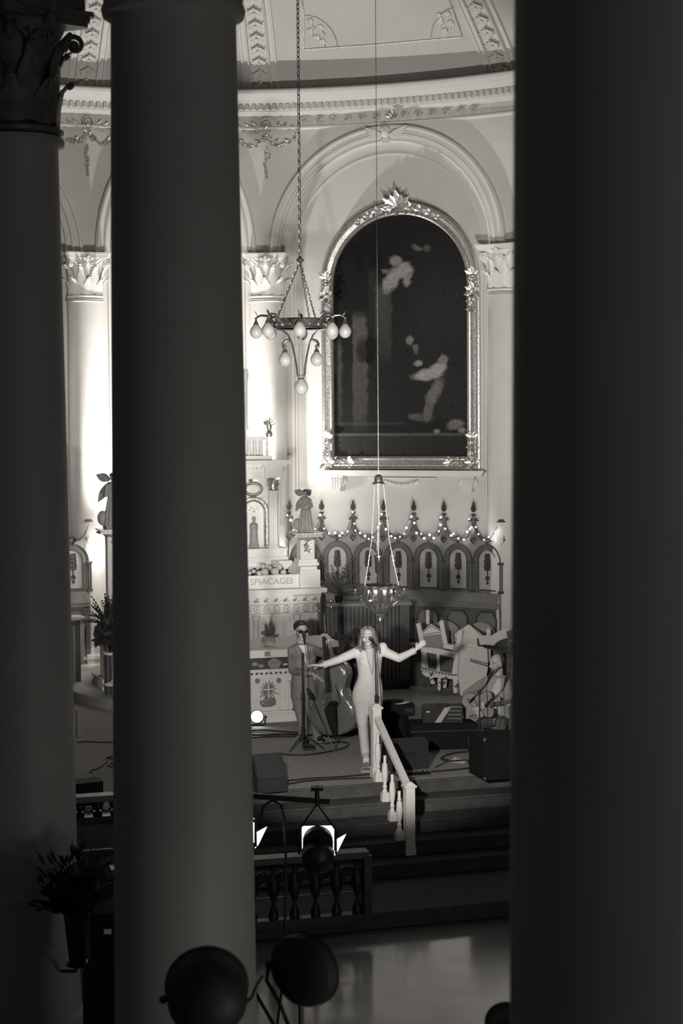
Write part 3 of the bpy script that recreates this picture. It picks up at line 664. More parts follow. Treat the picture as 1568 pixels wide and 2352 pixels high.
# slatted front with ledge, behind the bassist and singer
FS = Fr(*atY(838, 1388, 27.3).xy, 6); x0, z1 = FS.px(728, 1386); x1, _ = FS.px(944, 1386)
t = thing('slatted_screen', 'dark slatted wooden front with a pale ledge behind the singer', 'screen', tuple(FS.loc(0, 0, 0)), FS.yaw)
mb = MB(FS.M); mb.bb(x0, x1, -.06, .3, z1-.05, z1); mb.build('ledge', wood_m, t)
mb = MB(FS.M); mb.bb(x0+.02, x1-.03, .12, .2, .12, z1-.05); mb.bb(x0+.02, x1-.03, 0, .2, .0, .14); mb.bb(x1-.19, x1-.03, 0, .2, 0, z1-.05); mb.build('back_board', wood_d, t)
n = 20
for k in range(n):
    x = x0+.04+(x1-x0-.26)*k/(n-1); mb = MB(FS.M); mb.box((x, .03, (z1+.09)/2), (.034, .05, z1-.14)); mb.build('slat', dado_m, t)
# ================================================================== HIGH ALTAR
def Z(px, py, ly=0., f=None): return (f or HA).px(px, py, ly)[1]
def X(px, py, ly=0., f=None): return (f or HA).px(px, py, ly)[0]
t = thing('high_altar', 'tall white and gilt high altar with columned retable, partly behind the dark nave column', 'altar', tuple(HA.loc(0, 0, .34)), HA.yaw)
M_ = HA.M
mb = MB(M_); mb.bb(-1.42, 1.42, .06, .95, .34, 1.54); mb.bb(-1.46, 1.46, .02, .97, .34, .46); mb.build('frontal', altar_w, t)
mb = MB(M_); mb.bb(-1.5, 1.5, -.06, 1.0, 1.56, 1.625); mb.bb(-1.45, 1.45, 0, 1.0, 1.53, 1.56); mb.build('altar_slab', white_pl, t)
for s_ in (-1.02, -.36, .36, 1.02):
    mb = MB(M_); mb.lathe([(.062, .46), (.062, .5), (.045, .53), (.045, 1.12), (.06, 1.16), (.07, 1.22)], (s_, -.0, 0), 16); mb.build('altar_column', white, t)
mb = MB(M_)
for j, z in enumerate((1.46, 1.31)):
    for k in range(18):
        x = -1.34+2.68*k/17
        if j: mb.tube([(x+.05*math.cos(a), .045, z+.05*math.sin(a)) for a in [k2*math.pi/5 for k2 in range(10)]], .010, 5, closed=True); mb.ell((x, .05, z), (.022, .02, .022), n=8, m=4)
        else: leafy(mb, (x, .05, z-.03), Vector((1, 0, 0)), Vector((0, 0, 1)), Vector((0, -1, 0)), .07, .035, 5, 150)
mb.bb(-1.42, 1.42, .03, .06, 1.375, 1.39); mb.bb(-1.42, 1.42, .03, .06, 1.235, 1.25); o = mb.build('carved_frieze', gild_d, t); o['kind'] = 'stuff'
mb = MB(M_)
for k in range(26): x = -1.36+2.72*k/25; mb.bb(x-.012, x+.012, .03, .07, .5, 1.2)
mb.build('fluted_panel', altar_w, t)['kind'] = 'stuff'
mb = MB(M_); GX = X(689, 1335, .12); mb.bb(-GX, GX, .22, 1.0, 1.625, 1.80); mb.bb(-GX, GX, .19, 1.0, 1.80, 1.835); mb.bb(-GX, GX, .2, 1, 1.625, 1.65)
gr = mb.build('gradine', white_pl, t)
mb = MB(M_); xt = (X(571, 1340, .2)+X(676, 1337, .2))/2; mb.text('SPIACAGEI', .140, .004, Matrix.Translation((xt, .213, 1.728)) @ Matrix.Rotation(math.pi/2, 4, 'X') @ Matrix.Scale(1.04, 4, (1, 0, 0))); sub(mb, 'lettering', letter_m, gr, flat=True)
for s_ in (-1, 1):
    mb = MB(M_); mb.bb(s_*GX, s_*1.44, .12, .95, 1.60, 1.90); mb.bb(s_*.98, s_*1.50, .06, .95, 1.50, 1.60); mb.bb(s_*(GX+.02), s_*1.40, .16, .95, 1.90, 1.95); mb.build('side_plinth', white_pl, t)
    mb = MB(M_); x = s_*.86; mb.bb(x-.10, x+.10, .27, .5, 1.835, 1.96); mb.bb(x-.13, x+.13, .24, .53, 1.96, 2.0); mb.bb(x-.15, x+.15, .22, .55, 2.0, 2.05); mb.build('candle_plinth', white_pl, t)
# retable body
zb_ = Z(620, 1285, .6)
mb = MB(M_); mb.bb(-.98, .98, .5, 1.1, 1.835, 2.0); mb.bb(-1.0, 1.0, .42, 1.1, 2.0, 2.10); mb.bb(-.96, .96, .46, 1.1, 2.10, 2.20); mb.bb(-1.0, 1.0, .44, 1.1, 2.20, 2.235)
mb.bb(-.94, .94, .72, 1.1, 2.2, 3.4); mb.build('retable', white_pl, t)
mb = MB(M_)
for (a, b, c, d) in ((-.96, .96, 3.34, 3.44), (-.98, .98, 3.52, 3.56), (-1.08, 1.08, 3.56, 3.63), (-.94, .94, 3.44, 3.52)): mb.bb(a, b, .62-(abs(a)-.9)*.9, 1.1, c, d)
for s_ in (-1, 1):
    x = s_*.80; mb.bb(x-.14, x+.14, .5, .8, 3.34, 3.52); mb.bb(x-.19, x+.19, .45, .8, 3.52, 3.6)
mb.build('entablature', white_pl, t)
mb = MB(M_)
for k in range(30): x = -.92+1.84*k/29; mb.bb(x-.012, x+.012, .56, .62, 3.49, 3.52)
for k in range(18): x = -.9+1.8*k/17; mb.tube([(x+.028*math.cos(a), .60, 3.39+.028*math.sin(a)) for a in [k2*math.pi/4 for k2 in range(8)]], .006, 4, closed=True)
mb.build('carved_band', gild_d, t)['kind'] = 'stuff'
for s_ in (-1, 1):
    x = s_*.80; c_ = HA.loc(x, .56, 0)
    mb = MB(); mb.lathe([(.10, 2.235), (.10, 2.26), (.085, 2.28), (.08, 2.3), (.075, 3.12), (.08, 3.13), (.085, 3.15)], (c_.x, c_.y, 0), 40, flute=16, fd=.12); mb.build('fluted_column', white, t)
    capital((c_.x, c_.y, 3.15), .078, .20, gild, t, rot=math.radians(YAW))
for s_ in (-1, 1):       # side niches with an oval above
    x = s_*.50; mb = MB(M_); q = arc(x, 2.80, .17, .17, 0, 180, 16); q = [(x+.17, 2.25, 1, 0)]+q+[(x-.17, 2.25, -1, 0)]
    mb.sweep(q, [(0, .72), (0, .66), (.02, .63), (.035, .67), (.06, .67), (.075, .63), (.09, .72)])
    mb.tube([(x+.15*math.cos(a), .68, 3.17+.105*math.sin(a)) for a in [k*math.pi/12 for k in range(24)]], .014, 6, closed=True); mb.tube([(x+.12*math.cos(a), .69, 3.17+.075*math.sin(a)) for a in [k*math.pi/12 for k in range(24)]], .008, 6, closed=True)
    leafy(mb, (x, .69, 3.30), Vector((1, 0, 0)), Vector((0, 0, 1)), Vector((0, -1, 0)), .09, .04, 5, 160); mb.bb(x-.28, x+.28, .67, .72, 3.02, 3.035)
    for k in range(7): a = math.radians(20+k*140/6); mb.beam((x, .69, 2.80), (x+.14*math.cos(a), .69, 2.80+.14*math.sin(a)), .02, .02)
    mb.build('niche_frame', gild, t, angle=60)
    mb = MB(M_); mb.lathe([(.09, 2.25), (.07, 2.3), (.06, 2.5), (.07, 2.6), (.03, 2.64)], (x, .66, 0), 12); mb.ell((x, .64, 2.69), (.032, .035, .042)); mb.ell((x, .61, 2.5), (.05, .03, .09)); mb.build('niche_figure', stone_s, t)
# attic and central spire
mb = MB(M_); mb.bb(-.80, .80, .62, 1.1, 3.63, 3.70); mb.bb(-.76, .76, .68, 1.1, 3.95, 4.0); mb.bb(-.7, .7, .8, 1.1, 3.7, 3.95)
for k in range(16): x = -.74+1.48*k/15; mb.lathe([(.012, 3.70), (.03, 3.76), (.014, 3.83), (.026, 3.9), (.014, 3.95)], (x, .70, 0), 8)
mb.build('attic_balustrade', white_pl, t)
mb = MB(M_); mb.bb(-.42, .42, .7, 1.1, 4.0, 4.12); mb.bb(-.36, .36, .74, 1.1, 4.12, 5.0); mb.bb(-.44, .44, .68, 1.1, 5.0, 5.08); mb.bb(-.30, .30, .8, 1.05, 5.08, 5.3); mb.box((0, .92, 5.55), (.4, .25, .5), top=.3)
for s_ in (-1, 1): mb.lathe([(.05, 4.12), (.035, 4.2), (.035, 4.85), (.05, 4.95), (.06, 5.0)], (s_*.40, .72, 0), 12)
mb.build('central_spire', white_pl, t)
for s_ in (-1, 1):
    mb = MB(M_); mb.lathe([(.05, 4.0), (.06, 4.05), (.03, 4.1), (.05, 4.16), (.0, 4.32)], (s_*.78, .72, 0), 10); leafy(mb, (s_*.78, .72, 4.2), Vector((1, 0, 0)), Vector((0, 0, 1)), Vector((0, -1, 0)), .12, .06, 5, 140); mb.build('pinnacle', gild, t)
# ------------------------------------------------------------------ clay: overlapping closed shapes fused into one surface
def clay(name, mb, voxel, m, root, smooth=3):
    o = mb.build(name, m, root); inv = None
    md = o.modifiers.new('r', 'REMESH'); md.mode = 'VOXEL'; md.voxel_size = voxel; md.use_smooth_shade = True
    if smooth: s2 = o.modifiers.new('s', 'SMOOTH'); s2.factor = .5; s2.iterations = smooth
    bpy.context.view_layer.update()
    me = bpy.data.meshes.new_from_object(o.evaluated_get(bpy.context.evaluated_depsgraph_get()))
    old = o.data; o.modifiers.clear(); o.data = me; bpy.data.meshes.remove(old); me.materials.clear(); me.materials.append(m)
    for p in me.polygons: p.use_smooth = True
    return o
def statue(frame, lab, s=1.0, face=0, dark_hat=True):
    t = thing('angel_statue', lab, 'statue', tuple(frame.o), frame.yaw, 'angel statues beside the high altar')
    k = .66*s; M3 = frame.M; mb = MB(M3)
    mb.box((0, 0, .03*k), (.34*k, .3*k, .06*k)); mb.lathe([(.20*k, .05*k), (.17*k, .2*k), (.13*k, .45*k), (.105*k, .58*k), (.13*k, .72*k), (.10*k, .82*k), (.04*k, .86*k)], (0, 0, 0), 16)
    mb.caps((-.11*k, 0, .78*k), (-.15*k, -.06*k, .62*k), .045*k, .035*k); mb.caps((-.15*k, -.06*k, .62*k), (-.04*k, -.13*k, .68*k), .035*k, .025*k)
    mb.caps((.11*k, 0, .78*k), (.15*k, -.06*k, .62*k), .045*k, .035*k); mb.caps((.15*k, -.06*k, .62*k), (.03*k, -.13*k, .70*k), .035*k, .025*k)
    mb.caps((0, 0, .82*k), (0, -.01*k, .92*k), .035*k, .03*k); mb.ell((0, -.015*k, .95*k), (.055*k, .06*k, .07*k)); mb.ell((0, -.075*k, .945*k), .012*k)
    for j in range(6): a = -2.6+j*.42; mb.caps((.13*k*math.cos(a), .13*k*math.sin(a), .55*k), (.19*k*math.cos(a), .19*k*math.sin(a), .08*k), .015*k, .03*k, 6)
    mb.ell((-.2*k, .02*k, .2*k), (.1*k, .09*k, .14*k)); clay('robed_body', mb, .009, stone_s, t)
    for s_ in (-1, 1):
        mb = MB(M3)
        for j in range(2): mb.leaf((s_*.03*k, .10*k, .90*k-.04*k*j), (s_*(.20-.05*j), .35, .10-.5*j), (0, 1, 0), (.40+.16*j)*k, .17*k, .05, seg=8)
        mb.build('wing', stone_s, t)
    mb = MB(M3); mb.ell((0, .005*k, .985*k), (.066*k, .07*k, .055*k)); mb.ell((.03*k, .04*k, .95*k), (.05*k, .05*k, .05*k)); mb.ell((.09*k, .03*k, .92*k), (.05*k, .02*k, .02*k)); clay('hair', mb, .008, foliage2, t)
def pedestal(frame, z0, z1, lab):
    t = thing('statue_pedestal', lab, 'pedestal', tuple(frame.o+Vector((0, 0, z0))), frame.yaw, 'pedestals of the angel statues'); h = z1-z0; M3 = frame.M
    mb = MB(M3); mb.bb(-.17, .17, -.17, .17, z0, z0+.05); mb.bb(-.15, .15, -.15, .15, z0+.05, z0+.10); mb.build('base', white_pl, t)
    mb = MB(M3); mb.bb(-.115, .115, -.115, .115, z0+.10, z1-.12); mb.build('die', altar_w, t)
    mb = MB(M3); berries(mb, (0, -.12, (z0+z1)/2), Vector((1, 0, 0)), Vector((0, 0, 1)), Vector((0, -1, 0)), .06, 14, .014); leafy(mb, (0, -.118, (z0+z1)/2), Vector((1, 0, 0)), Vector((0, 0, 1)), Vector((0, -1, 0)), .08, .035, 7, 360); leafy(mb, (0, -.118, z1-.2), Vector((1, 0, 0)), Vector((0, 0, 1)), Vector((0, -1, 0)), .08, .04, 5, 180); mb.build('relief', gild, t)
    mb = MB(M3); mb.lathe([(.12, z1-.14), (.15, z1-.1), (.2, z1-.07)], (0, 0, 0), 24); mb.bb(-.24, .24, -.2, .2, z1-.07, z1-.045); mb.bb(-.215, .215, -.18, .18, z1-.045, z1-.02); mb.bb(-.25, .25, -.21, .21, z1-.02, z1); mb.build('capital_slab', gild_d, t)
c_ = HA.loc(X(702, 1300, .45), .45); PZ = Z(702, 1222, .45)
pedestal(Fr(c_.x, c_.y, YAW, 0), 1.952, PZ, 'square pedestal under the angel statue right of the high altar')
statue(Fr(c_.x, c_.y, YAW-8, PZ), 'small grey angel statue on a pedestal right of the high altar')
d_ = HA.loc(-X(702, 1300, .45), .45)
PL = Fr(*atY(262, 1300, 26.6).xy, YAW); 
pedestal(PL, 1.0, Z(262, 1214, 0, PL), 'square pedestal under the angel statue seen between the left nave columns')
statue(Fr(PL.o.x, PL.o.y, YAW+5, Z(262, 1214, 0, PL)), 'larger angel statue with raised wing between the two left nave columns', 1.25)
PLb = Fr(PL.o.x, PL.o.y, YAW)
t = thing('stone_console', 'pale stone console table carrying a statue pedestal left of the high altar', 'table', (PL.o.x, PL.o.y, 0), PL.yaw)
mb = MB(PL.M); mb.bb(-.24, .22, -.25, .28, .92, 1.0); mb.build('top', white_pl, t); mb = MB(PL.M); mb.bb(-.2, .2, -.18, .25, .34, .92); mb.build('base', altar_w, t)
mb = MB(PL.M); mb.bb(-.24, .22, -.23, .28, .0, .34); mb.build('plinth', altar_w, t)
# wall socket box with wire at the left glow
p, u, v, n = apfr(atApse(240, 1292)[0], atApse(240, 1292)[1], .02)
t = thing('wall_switch_box', 'small wall box with a thin wire left of the high altar', 'switch box', tuple(p))
mb = MB(Matrix((u, -n, v)).transposed().to_4x4()); mb.M = Matrix.Translation(p) @ mb.M; mb.box((0, 0, 0), (.09, .05, .12)); mb.build('box', relief, t)
mb = MB(); mb.tube([p+v*.06, p+v*.12-u*.06, p+v*.22-u*.16, p+v*.3-u*.2], .006, 5); mb.build('wire', black, t)
# bouquet on the gradine
gx = [X(px, 1310, .2) for px in (572, 655)]
t = thing('rose_bouquet', 'low bouquet of white roses on the high altar step above the lettering', 'flowers', tuple(HA.loc(X(615, 1312, .2), .24, 1.835)), HA.yaw)
mb = MB(M_)
for k in range(70):
    x = random.uniform(gx[0], gx[1]+.03); mb.leaf((x, .26, 1.86), (random.uniform(-1, 1), random.uniform(-.9, .0), random.uniform(-.1, 1)), (0, -1, .3), random.uniform(.08, .17), .045, .3)
mb.build('leaves', foliage, t)
for (px, py, r) in ((582, 1312, .035), (594, 1316, .04), (607, 1313, .058), (630, 1314, .062), (650, 1314, .045), (603, 1300, .04), (618, 1303, .035), (641, 1302, .045), (636, 1295, .035), (573, 1316, .03)):
    x, z = HA.px(px, py, .16); mb = MB(M_); z = max(z, 1.835+r)
    mb.ell((x, .17, z), (r, r, r*.9), n=12, m=8)
    for k in range(9): a = k*2.4; mb.leaf((x+r*.4*math.cos(a), .17-r*.5, z+r*.4*math.sin(a)), (math.cos(a), -.5, math.sin(a)), (0, -1, 0), r*.9, r*.9, .5)
    mb.build('rose', rose, t)
# ================================================================== FRONT ALTAR
a_ = atZ(618, 1658, 0); FA = Fr(a_.x, a_.y, YAW); M_ = FA.M
def fx(px, py, ly=0.): return FA.px(px, py, ly)
t = thing('front_altar', 'pale altar table with cross emblem panel behind the bassist', 'altar', tuple(FA.o), FA.yaw)
xr = fx(800, 1490)[0]; zt_ = fx(600, 1494, -.1)[1]
z_c = fx(600, 1511, -.1)[1]; z_b = fx(600, 1538, -.02)[1]; z_l = fx(600, 1551)[1]
mb = MB(M_); mb.bb(-xr, xr, -.1, 1.25, z_c+.012, zt_); mb.bb(-xr-.01, xr+.01, -.11, 1.26, z_c, z_c+.012); mb.build('table_top', cloth_w, t)
mb = MB(M_); mb.bb(-xr+.03, xr-.03, -.02, 1.2, z_b, z_c); bd = mb.build('painted_band', band_d, t)
mb = MB(M_); mb.bb(-.62, .62, .0, 1.1, z_l, z_b-.012); mb.bb(-.64, .64, -.02, 1.1, z_b-.012, z_b); mb.build('border_band', altar_w, t)
mb = MB(M_); n_ = Vector((0, -1, 0))
for k in range(9):
    x = -.56+1.12*k/8; z = (z_l+z_b)/2-.008
    for s_ in (-1, 1): mb.leaf((x+s_*.012, -.004, z), (s_, 0, -.5), n_, .05, .03, .05, th=.003)
mb.build('leaf_pattern', band_d, t)['kind'] = 'stuff'
zf0 = fx(600, 1634)[1]
mb = MB(M_); mb.bb(-.34, .34, .03, 1.0, zf0, z_l); mb.bb(-.30, .13, .01, .05, zf0+.02, z_l-.05)
for x in (.18, .27, .32): mb.bb(x-.035, x+.03, .0, .05, zf0+.01, z_l-.10)
mb.prism([(.10, z_l), (.45, z_l), (.42, z_l-.12), (.36, z_l-.18), (.33, z_l-.3), (.3, z_l-.1)], .0, .9)
fp = mb.build('front_panel', altar_w, t)
mb = MB(M_); mb.bb(-.40, .40, -.06, 1.05, 0, zf0-.025); mb.bb(-.38, .38, -.03, 1.02, zf0-.025, zf0); mb.build('base', altar_w, t)
for s_ in (-1, 1):
    x = s_*.41; mb = MB(M_); mb.lathe([(.065, zf0), (.065, zf0+.03), (.05, zf0+.05), (.046, z_l-.23), (.06, z_l-.19), (.05, z_l-.16)], (x, .06, 0), 20); mb.build('marble_column', varnish_d, t)
    mb = MB(M_); mb.bb(x-.075, x+.075, -.03, .2, .0, zf0); mb.build('column_plinth', altar_w, t)
    mb = MB(M_); mb.lathe([(.07, 0), (.07, .06), (.05, .08), (.045, z_b-.08), (.07, z_b)], (s_*(xr-.15), .3, 0), 16); mb.build('table_leg', altar_w, t)
for px, py in ((591, 1564), (640, 1563)):
    x, z = fx(px, py, -.01); mb = MB(M_); mb.lathe([(.0, 0), (.035, .0), (.036, .012), (.028, .014), (.0, .02)], (x, -.0, z), 20, R=Matrix.Rotation(math.pi/2, 3, 'X')); leafy(mb, (x, -.02, z), Vector((1, 0, 0)), Vector((0, 0, 1)), n_, .03, .012, 8, 315, curl=.1); sub(mb, 'medallion', emblem, fp)
cx, cz = fx(616, 1583, .0)
mb = MB(M_)
for k in range(26):
    a = 2*math.pi*k/26; L = .095 if k % 2 else .12
    if math.sin(a) < -.3: L *= 1.35
    mb.add([(cx+.02*math.cos(a-.4), -.006, cz+.02*math.sin(a-.4)), (cx+.02*math.cos(a+.4), -.006, cz+.02*math.sin(a+.4)), (cx+L*math.cos(a+.035), -.006, cz+L*math.sin(a+.035)), (cx+L*math.cos(a-.035), -.006, cz+L*math.sin(a-.035))]+[(cx+.02*math.cos(a-.4), .012, cz+.02*math.sin(a-.4)), (cx+.02*math.cos(a+.4), .012, cz+.02*math.sin(a+.4)), (cx+L*math.cos(a+.035), .012, cz+L*math.sin(a+.035)), (cx+L*math.cos(a-.035), .012, cz+L*math.sin(a-.035))], [(0, 1, 2, 3), (4, 7, 6, 5), (0, 4, 5, 1), (1, 5, 6, 2), (2, 6, 7, 3), (3, 7, 4, 0)])
mb.ell((cx, 0, cz), (.06, .012, .07)); sub(mb, 'sunburst', emblem, fp)
mb = MB(M_); mb.bb(cx-.008, cx+.008, -.02, 0, cz-.13, cz+.085); mb.bb(cx-.08, cx+.08, -.02, 0, cz-.008, cz+.008); sub(mb, 'cross', altar_w, fp)
nx_, nzz = fx(617, 1613, .0); mb = MB(M_)
mb.ell((nx_+.01, 0, nzz+.015), (.10, .02, .06), n=20); mb.ell((nx_, -.01, nzz-.03), (.09, .02, .035), n=20)
mb.tube([(nx_-.105, -.01, nzz+.035), (nx_-.12, -.01, nzz+.0), (nx_-.09, -.012, nzz-.05), (nx_-.06, -.012, nzz-.06)], [.018, .016, .014, .01], 8); mb.ell((nx_-.03, -.01, nzz+.07), (.02, .012, .02))
for k in range(9): mb.leaf((nx_-.07+.02*k, -.012, nzz+.01), (random.uniform(-.5, .5), 0, -1), n_, .06, .02, .1)
sub(mb, 'bird_and_lamb_relief', emblem, fp)
# bread, basket and fish on the painted band
cxb, czb = fx(630, 1526, -.03); mb = MB(M_)
mb.prism([(cxb-.10, czb+.02), (cxb+.10, czb+.02), (cxb+.06, czb-.055), (cxb-.06, czb-.055)], -.035, -.015); mb.tube([(cxb-.105, -.035, czb+.025), (cxb, -.04, czb+.012), (cxb+.105, -.035, czb+.03)], .006, 6)
for k in range(3): mb.ell((cxb+(-.045, .045, 0)[k], -.025, czb+(.035, .035, .062)[k]), (.05, .012, .028), n=14)
sub(mb, 'bread_basket', relief, bd)
mb = MB(M_)
for (px, py, r) in ((586, 1526, .042), (600, 1530, .038)): x, z = fx(px, py, -.03); mb.ell((x, -.022, z), (r*1.1, .012, r*.75), n=14)
sub(mb, 'loaves', relief, bd)
for (px, py) in ((655, 1526), (668, 1530), (669, 1522)):
    x, z = fx(px, py, -.03); mb = MB(M_); mb.ell((x, -.022, z), (.035, .008, .014), n=14); mb.prism([(x+.03, z), (x+.05, z+.014), (x+.05, z-.014)], -.026, -.018); sub(mb, 'fish', altar_w, bd)
# things standing on the front altar
q = atZ(616, 1484, zt_); t = thing('glass_flower_vase', 'round glass bowl with thin upright flowers on the front altar', 'vase', tuple(q))
mb = MB(Matrix.Translation(q)); mb.lathe([(.05, 0), (.09, .03), (.105, .07), (.095, .12), (.075, .145), (.078, .15)], (0, 0, 0), 20); mb.build('bowl', mat('clear_glass', .5, .1, trans=.6), t)
mb = MB(Matrix.Translation(q)); random.seed(3)
for k in range(40): a = random.uniform(0, 6.28); mb.leaf((0, 0, .12), (math.cos(a)*.5, math.sin(a)*.5, random.uniform(.4, 1.5)), (0, 0, 1), random.uniform(.08, .26), .03, .3)
for k in range(16): mb.ell((random.uniform(-.09, .09), random.uniform(-.09, .05), random.uniform(.13, .22)), .018, n=6, m=4)
mb.build('foliage', foliage2, t)
mb = MB(Matrix.Translation(q)); 
for x in (-.012, .015): mb.cyl((x, 0, .1), (x*.6, 0, .50), .008, .004, 6)
mb.ell((0, 0, .3), (.012, .012, .08)); mb.build('tall_stem', rose, t)
q = FA.loc(fx(615, 1500, -.12)[0], -.125, z_c+.012); mb = MB(Matrix.Translation(q) @ Matrix.Rotation(FA.yaw, 4, 'Z')); mb.bb(-.03, .03, -.012, .01, .01, .075); mb.bb(-.045, -.035, -.01, .01, .01, .07)
tag_single(mb, 'cloth_clip', relief, 'small square clip on the front edge of the white altar cloth', 'clip')
# ================================================================== CHANDELIER
q = atY(690, 745, 22.0); t = thing('chandelier', 'bronze ring chandelier with hanging opal globes on a long chain', 'chandelier', tuple(atY(690, 885, 22.0)))
MC = Matrix.Translation(q)
mb = MB(MC); mb.lathe([(.295, -.05), (.325, -.06), (.33, -.05), (.315, -.04), (.315, .05), (.33, .06), (.325, .07), (.295, .06), (.295, -.05)], (0, 0, 0), 48); 
for k in range(16): a = 2*math.pi*k/16; mb.ell((.318*math.cos(a), .318*math.sin(a), 0), (.014, .014, .014), n=6, m=4)
mb.build('ring', bronze, t)
def globe(c, r, name='globe'):
    mb = MB(Matrix.Translation(q+Vector(c))); mb.lathe([(.0, -1.08*r), (.4*r, -1.0*r), (.78*r, -.68*r), (r, -.1*r), (.9*r, .4*r), (.6*r, .85*r), (.36*r, 1.15*r), (.3*r, 1.2*r)], (0, 0, 0), 20); g = mb.build(name, glassw, t)
    mb = MB(Matrix.Translation(q+Vector(c))); mb.lathe([(.42*r, 1.0*r), (.4*r, 1.25*r), (.18*r, 1.7*r), (.14*r, 2.0*r), (.2*r, 2.1*r), (.05*r, 2.3*r)], (0, 0, 0), 12); sub(mb, 'gallery', bronze, g)
for k in range(8):
    a = math.radians(90+45*k); d = Vector((math.cos(a), math.sin(a), 0)); R_ = .56
    mb = MB(MC); P = [d*.31+Vector((0, 0, -.02)), d*.36+Vector((0, 0, .05)), d*.43+Vector((0, 0, .11)), d*.50+Vector((0, 0, .115)), d*.55+Vector((0, 0, .09))]; mb.tube(P, [.016, .018, .016, .014, .012], 8)
    mb.tube([d*.55+Vector((0, 0, .09)), d*.56+Vector((0, 0, .06)), d*.56+Vector((0, 0, .03))], .012, 6); mb.leaf(d*.54+Vector((0, 0, .10)), d*.3+Vector((0, 0, 1)), d, .08, .035, .2); mb.ell(d*.32, (.03, .03, .045)); mb.build('arm', bronze, t)
    globe(d*R_+Vector((0, 0, -.09)), .08)
for s_ in (-1, 1):
    mb = MB(MC); P = [(s_*.31, 0, -.06), (s_*.23, 0, -.07), (s_*.16, 0, -.13), (s_*.11, 0, -.24), (s_*.08, 0, -.38), (s_*.055, 0, -.52), (s_*.045, 0, -.64)]; mb.tube(P, .012, 8); mb.build('strap', bronze, t)
    mb = MB(MC); P = [(s_*.10, 0, -.27), (s_*.12, 0, -.22), (s_*.16, 0, -.195), (s_*.20, 0, -.21), (s_*.225, 0, -.25), (s_*.22, 0, -.29), (s_*.195, 0, -.30), (s_*.185, 0, -.28), (s_*.20, 0, -.265)]; mb.tube(P, [.01, .014, .017, .018, .017, .015, .013, .012, .014], 8); mb.cyl((s_*.2, 0, -.3), (s_*.2, 0, -.34), .006, n=6); mb.build('scroll_arm', bronze, t)
    globe((s_*.2, 0, -.44), .082)
mb = MB(MC); mb.cyl((0, 0, -.14), (0, 0, -.26), .010, n=8); mb.cyl((0, 0, -.26), (0, 0, -.64), .016, .03, n=10); mb.cyl((-.1, 0, -.262), (.1, 0, -.262), .004, n=6); mb.lathe([(.05, -.64), (.055, -.66), (.02, -.68), (.03, -.70), (.05, -.73)], (0, 0, 0), 14); mb.build('centre_stem', mat('pale_stem', .45, .4, metal=.4), t)
globe((0, 0, -.79), .092)
hk = atY(689, 597, 22.0)-q; mb = MB(MC); mb.lathe([(.0, hk.z-.04), (.02, hk.z-.035), (.05, hk.z-.01), (.055, hk.z), (.03, hk.z+.02), (.012, hk.z+.05)], (0, 0, 0), 16); mb.build('hanger', bronze, t)
def chain(mb, a, b, L=.06, w=.016, r=.005):
    a = Vector(a); b = Vector(b); n = max(2, int((b-a).length/(L*.78))); d = (b-a).normalized(); x = d.orthogonal().normalized(); y = d.cross(x)
    for k in range(n):
        c = a+(b-a)*(k+.5)/n; s1 = x if k % 2 else y; P = [c+d*(L/2*math.sin(t_))+s1*w*math.cos(t_) for t_ in [2*math.pi*j/8 for j in range(8)]]; mb.tube(P, r, 4, closed=True)
for a in (-90, 30, 150):
    d = Vector((math.cos(math.radians(a+22)), math.sin(math.radians(a+22)), 0)); mb = MB(MC); chain(mb, d*.31+Vector((0, 0, .06)), Vector((0, 0, hk.z-.02)), .055, .012, .005); mb.build('chain', bronze, t)
mb = MB(MC); chain(mb, Vector((0, 0, hk.z+.05)), Vector((0, 0, 6.2)), .075, .018, .006); mb.build('long_chain', bronze, t)
# ================================================================== SANCTUARY LAMP
q = atY(872, 1372, 20.0); t = thing('sanctuary_lamp', 'ornate brass hanging sanctuary lamp above the singer with a dark glass', 'lamp', tuple(atY(872, 1437, 20.0))); MC = Matrix.Translation(q); s_ = 20/4000
def zz(py): return (1372-py)*s_
mb = MB(MC); zb0 = zz(1345)
mb.lathe([(.0, zz(1413)), (.06, zz(1410)), (.11, zz(1402)), (.15, zz(1392)), (.16, zz(1385)), (.215, zz(1378)), (.235, zz(1370)), (.20, zz(1362)), (.20, zz(1352)), (.235, zz(1346)), (.24, zz(1343)), (.22, zz(1344)), (.18, zz(1352)), (.18, zz(1372)), (.10, zz(1385)), (0, zz(1390))], (0, 0, 0), 96, flute=16, fd=.09); mb.build('bowl', brass, t); mb = MB(MC); mb.lathe([(0, zz(1347)), (.2, zz(1347)), (.2, zz(1348)), (0, zz(1348))], (0, 0, 0), 28); mb.build('bowl_shade_disc', ebony, t)  # black disc stands in for the shade inside the bowl
mb = MB(MC); mb.lathe([(.0, zz(1433)), (.012, zz(1430)), (.02, zz(1424)), (.012, zz(1418)), (.03, zz(1412)), (.035, zz(1408)), (.07, zz(1398)), (.10, zz(1388)), (.09, zz(1382)), (.05, zz(1380))][::1], (0, 0, 0), 24); mb.tube([(.022*math.cos(a), 0, zz(1438)+.022*math.sin(a)) for a in [k*math.pi/8 for k in range(16)]], .004, 6, closed=True); mb.build('drop_finial', brass, t)
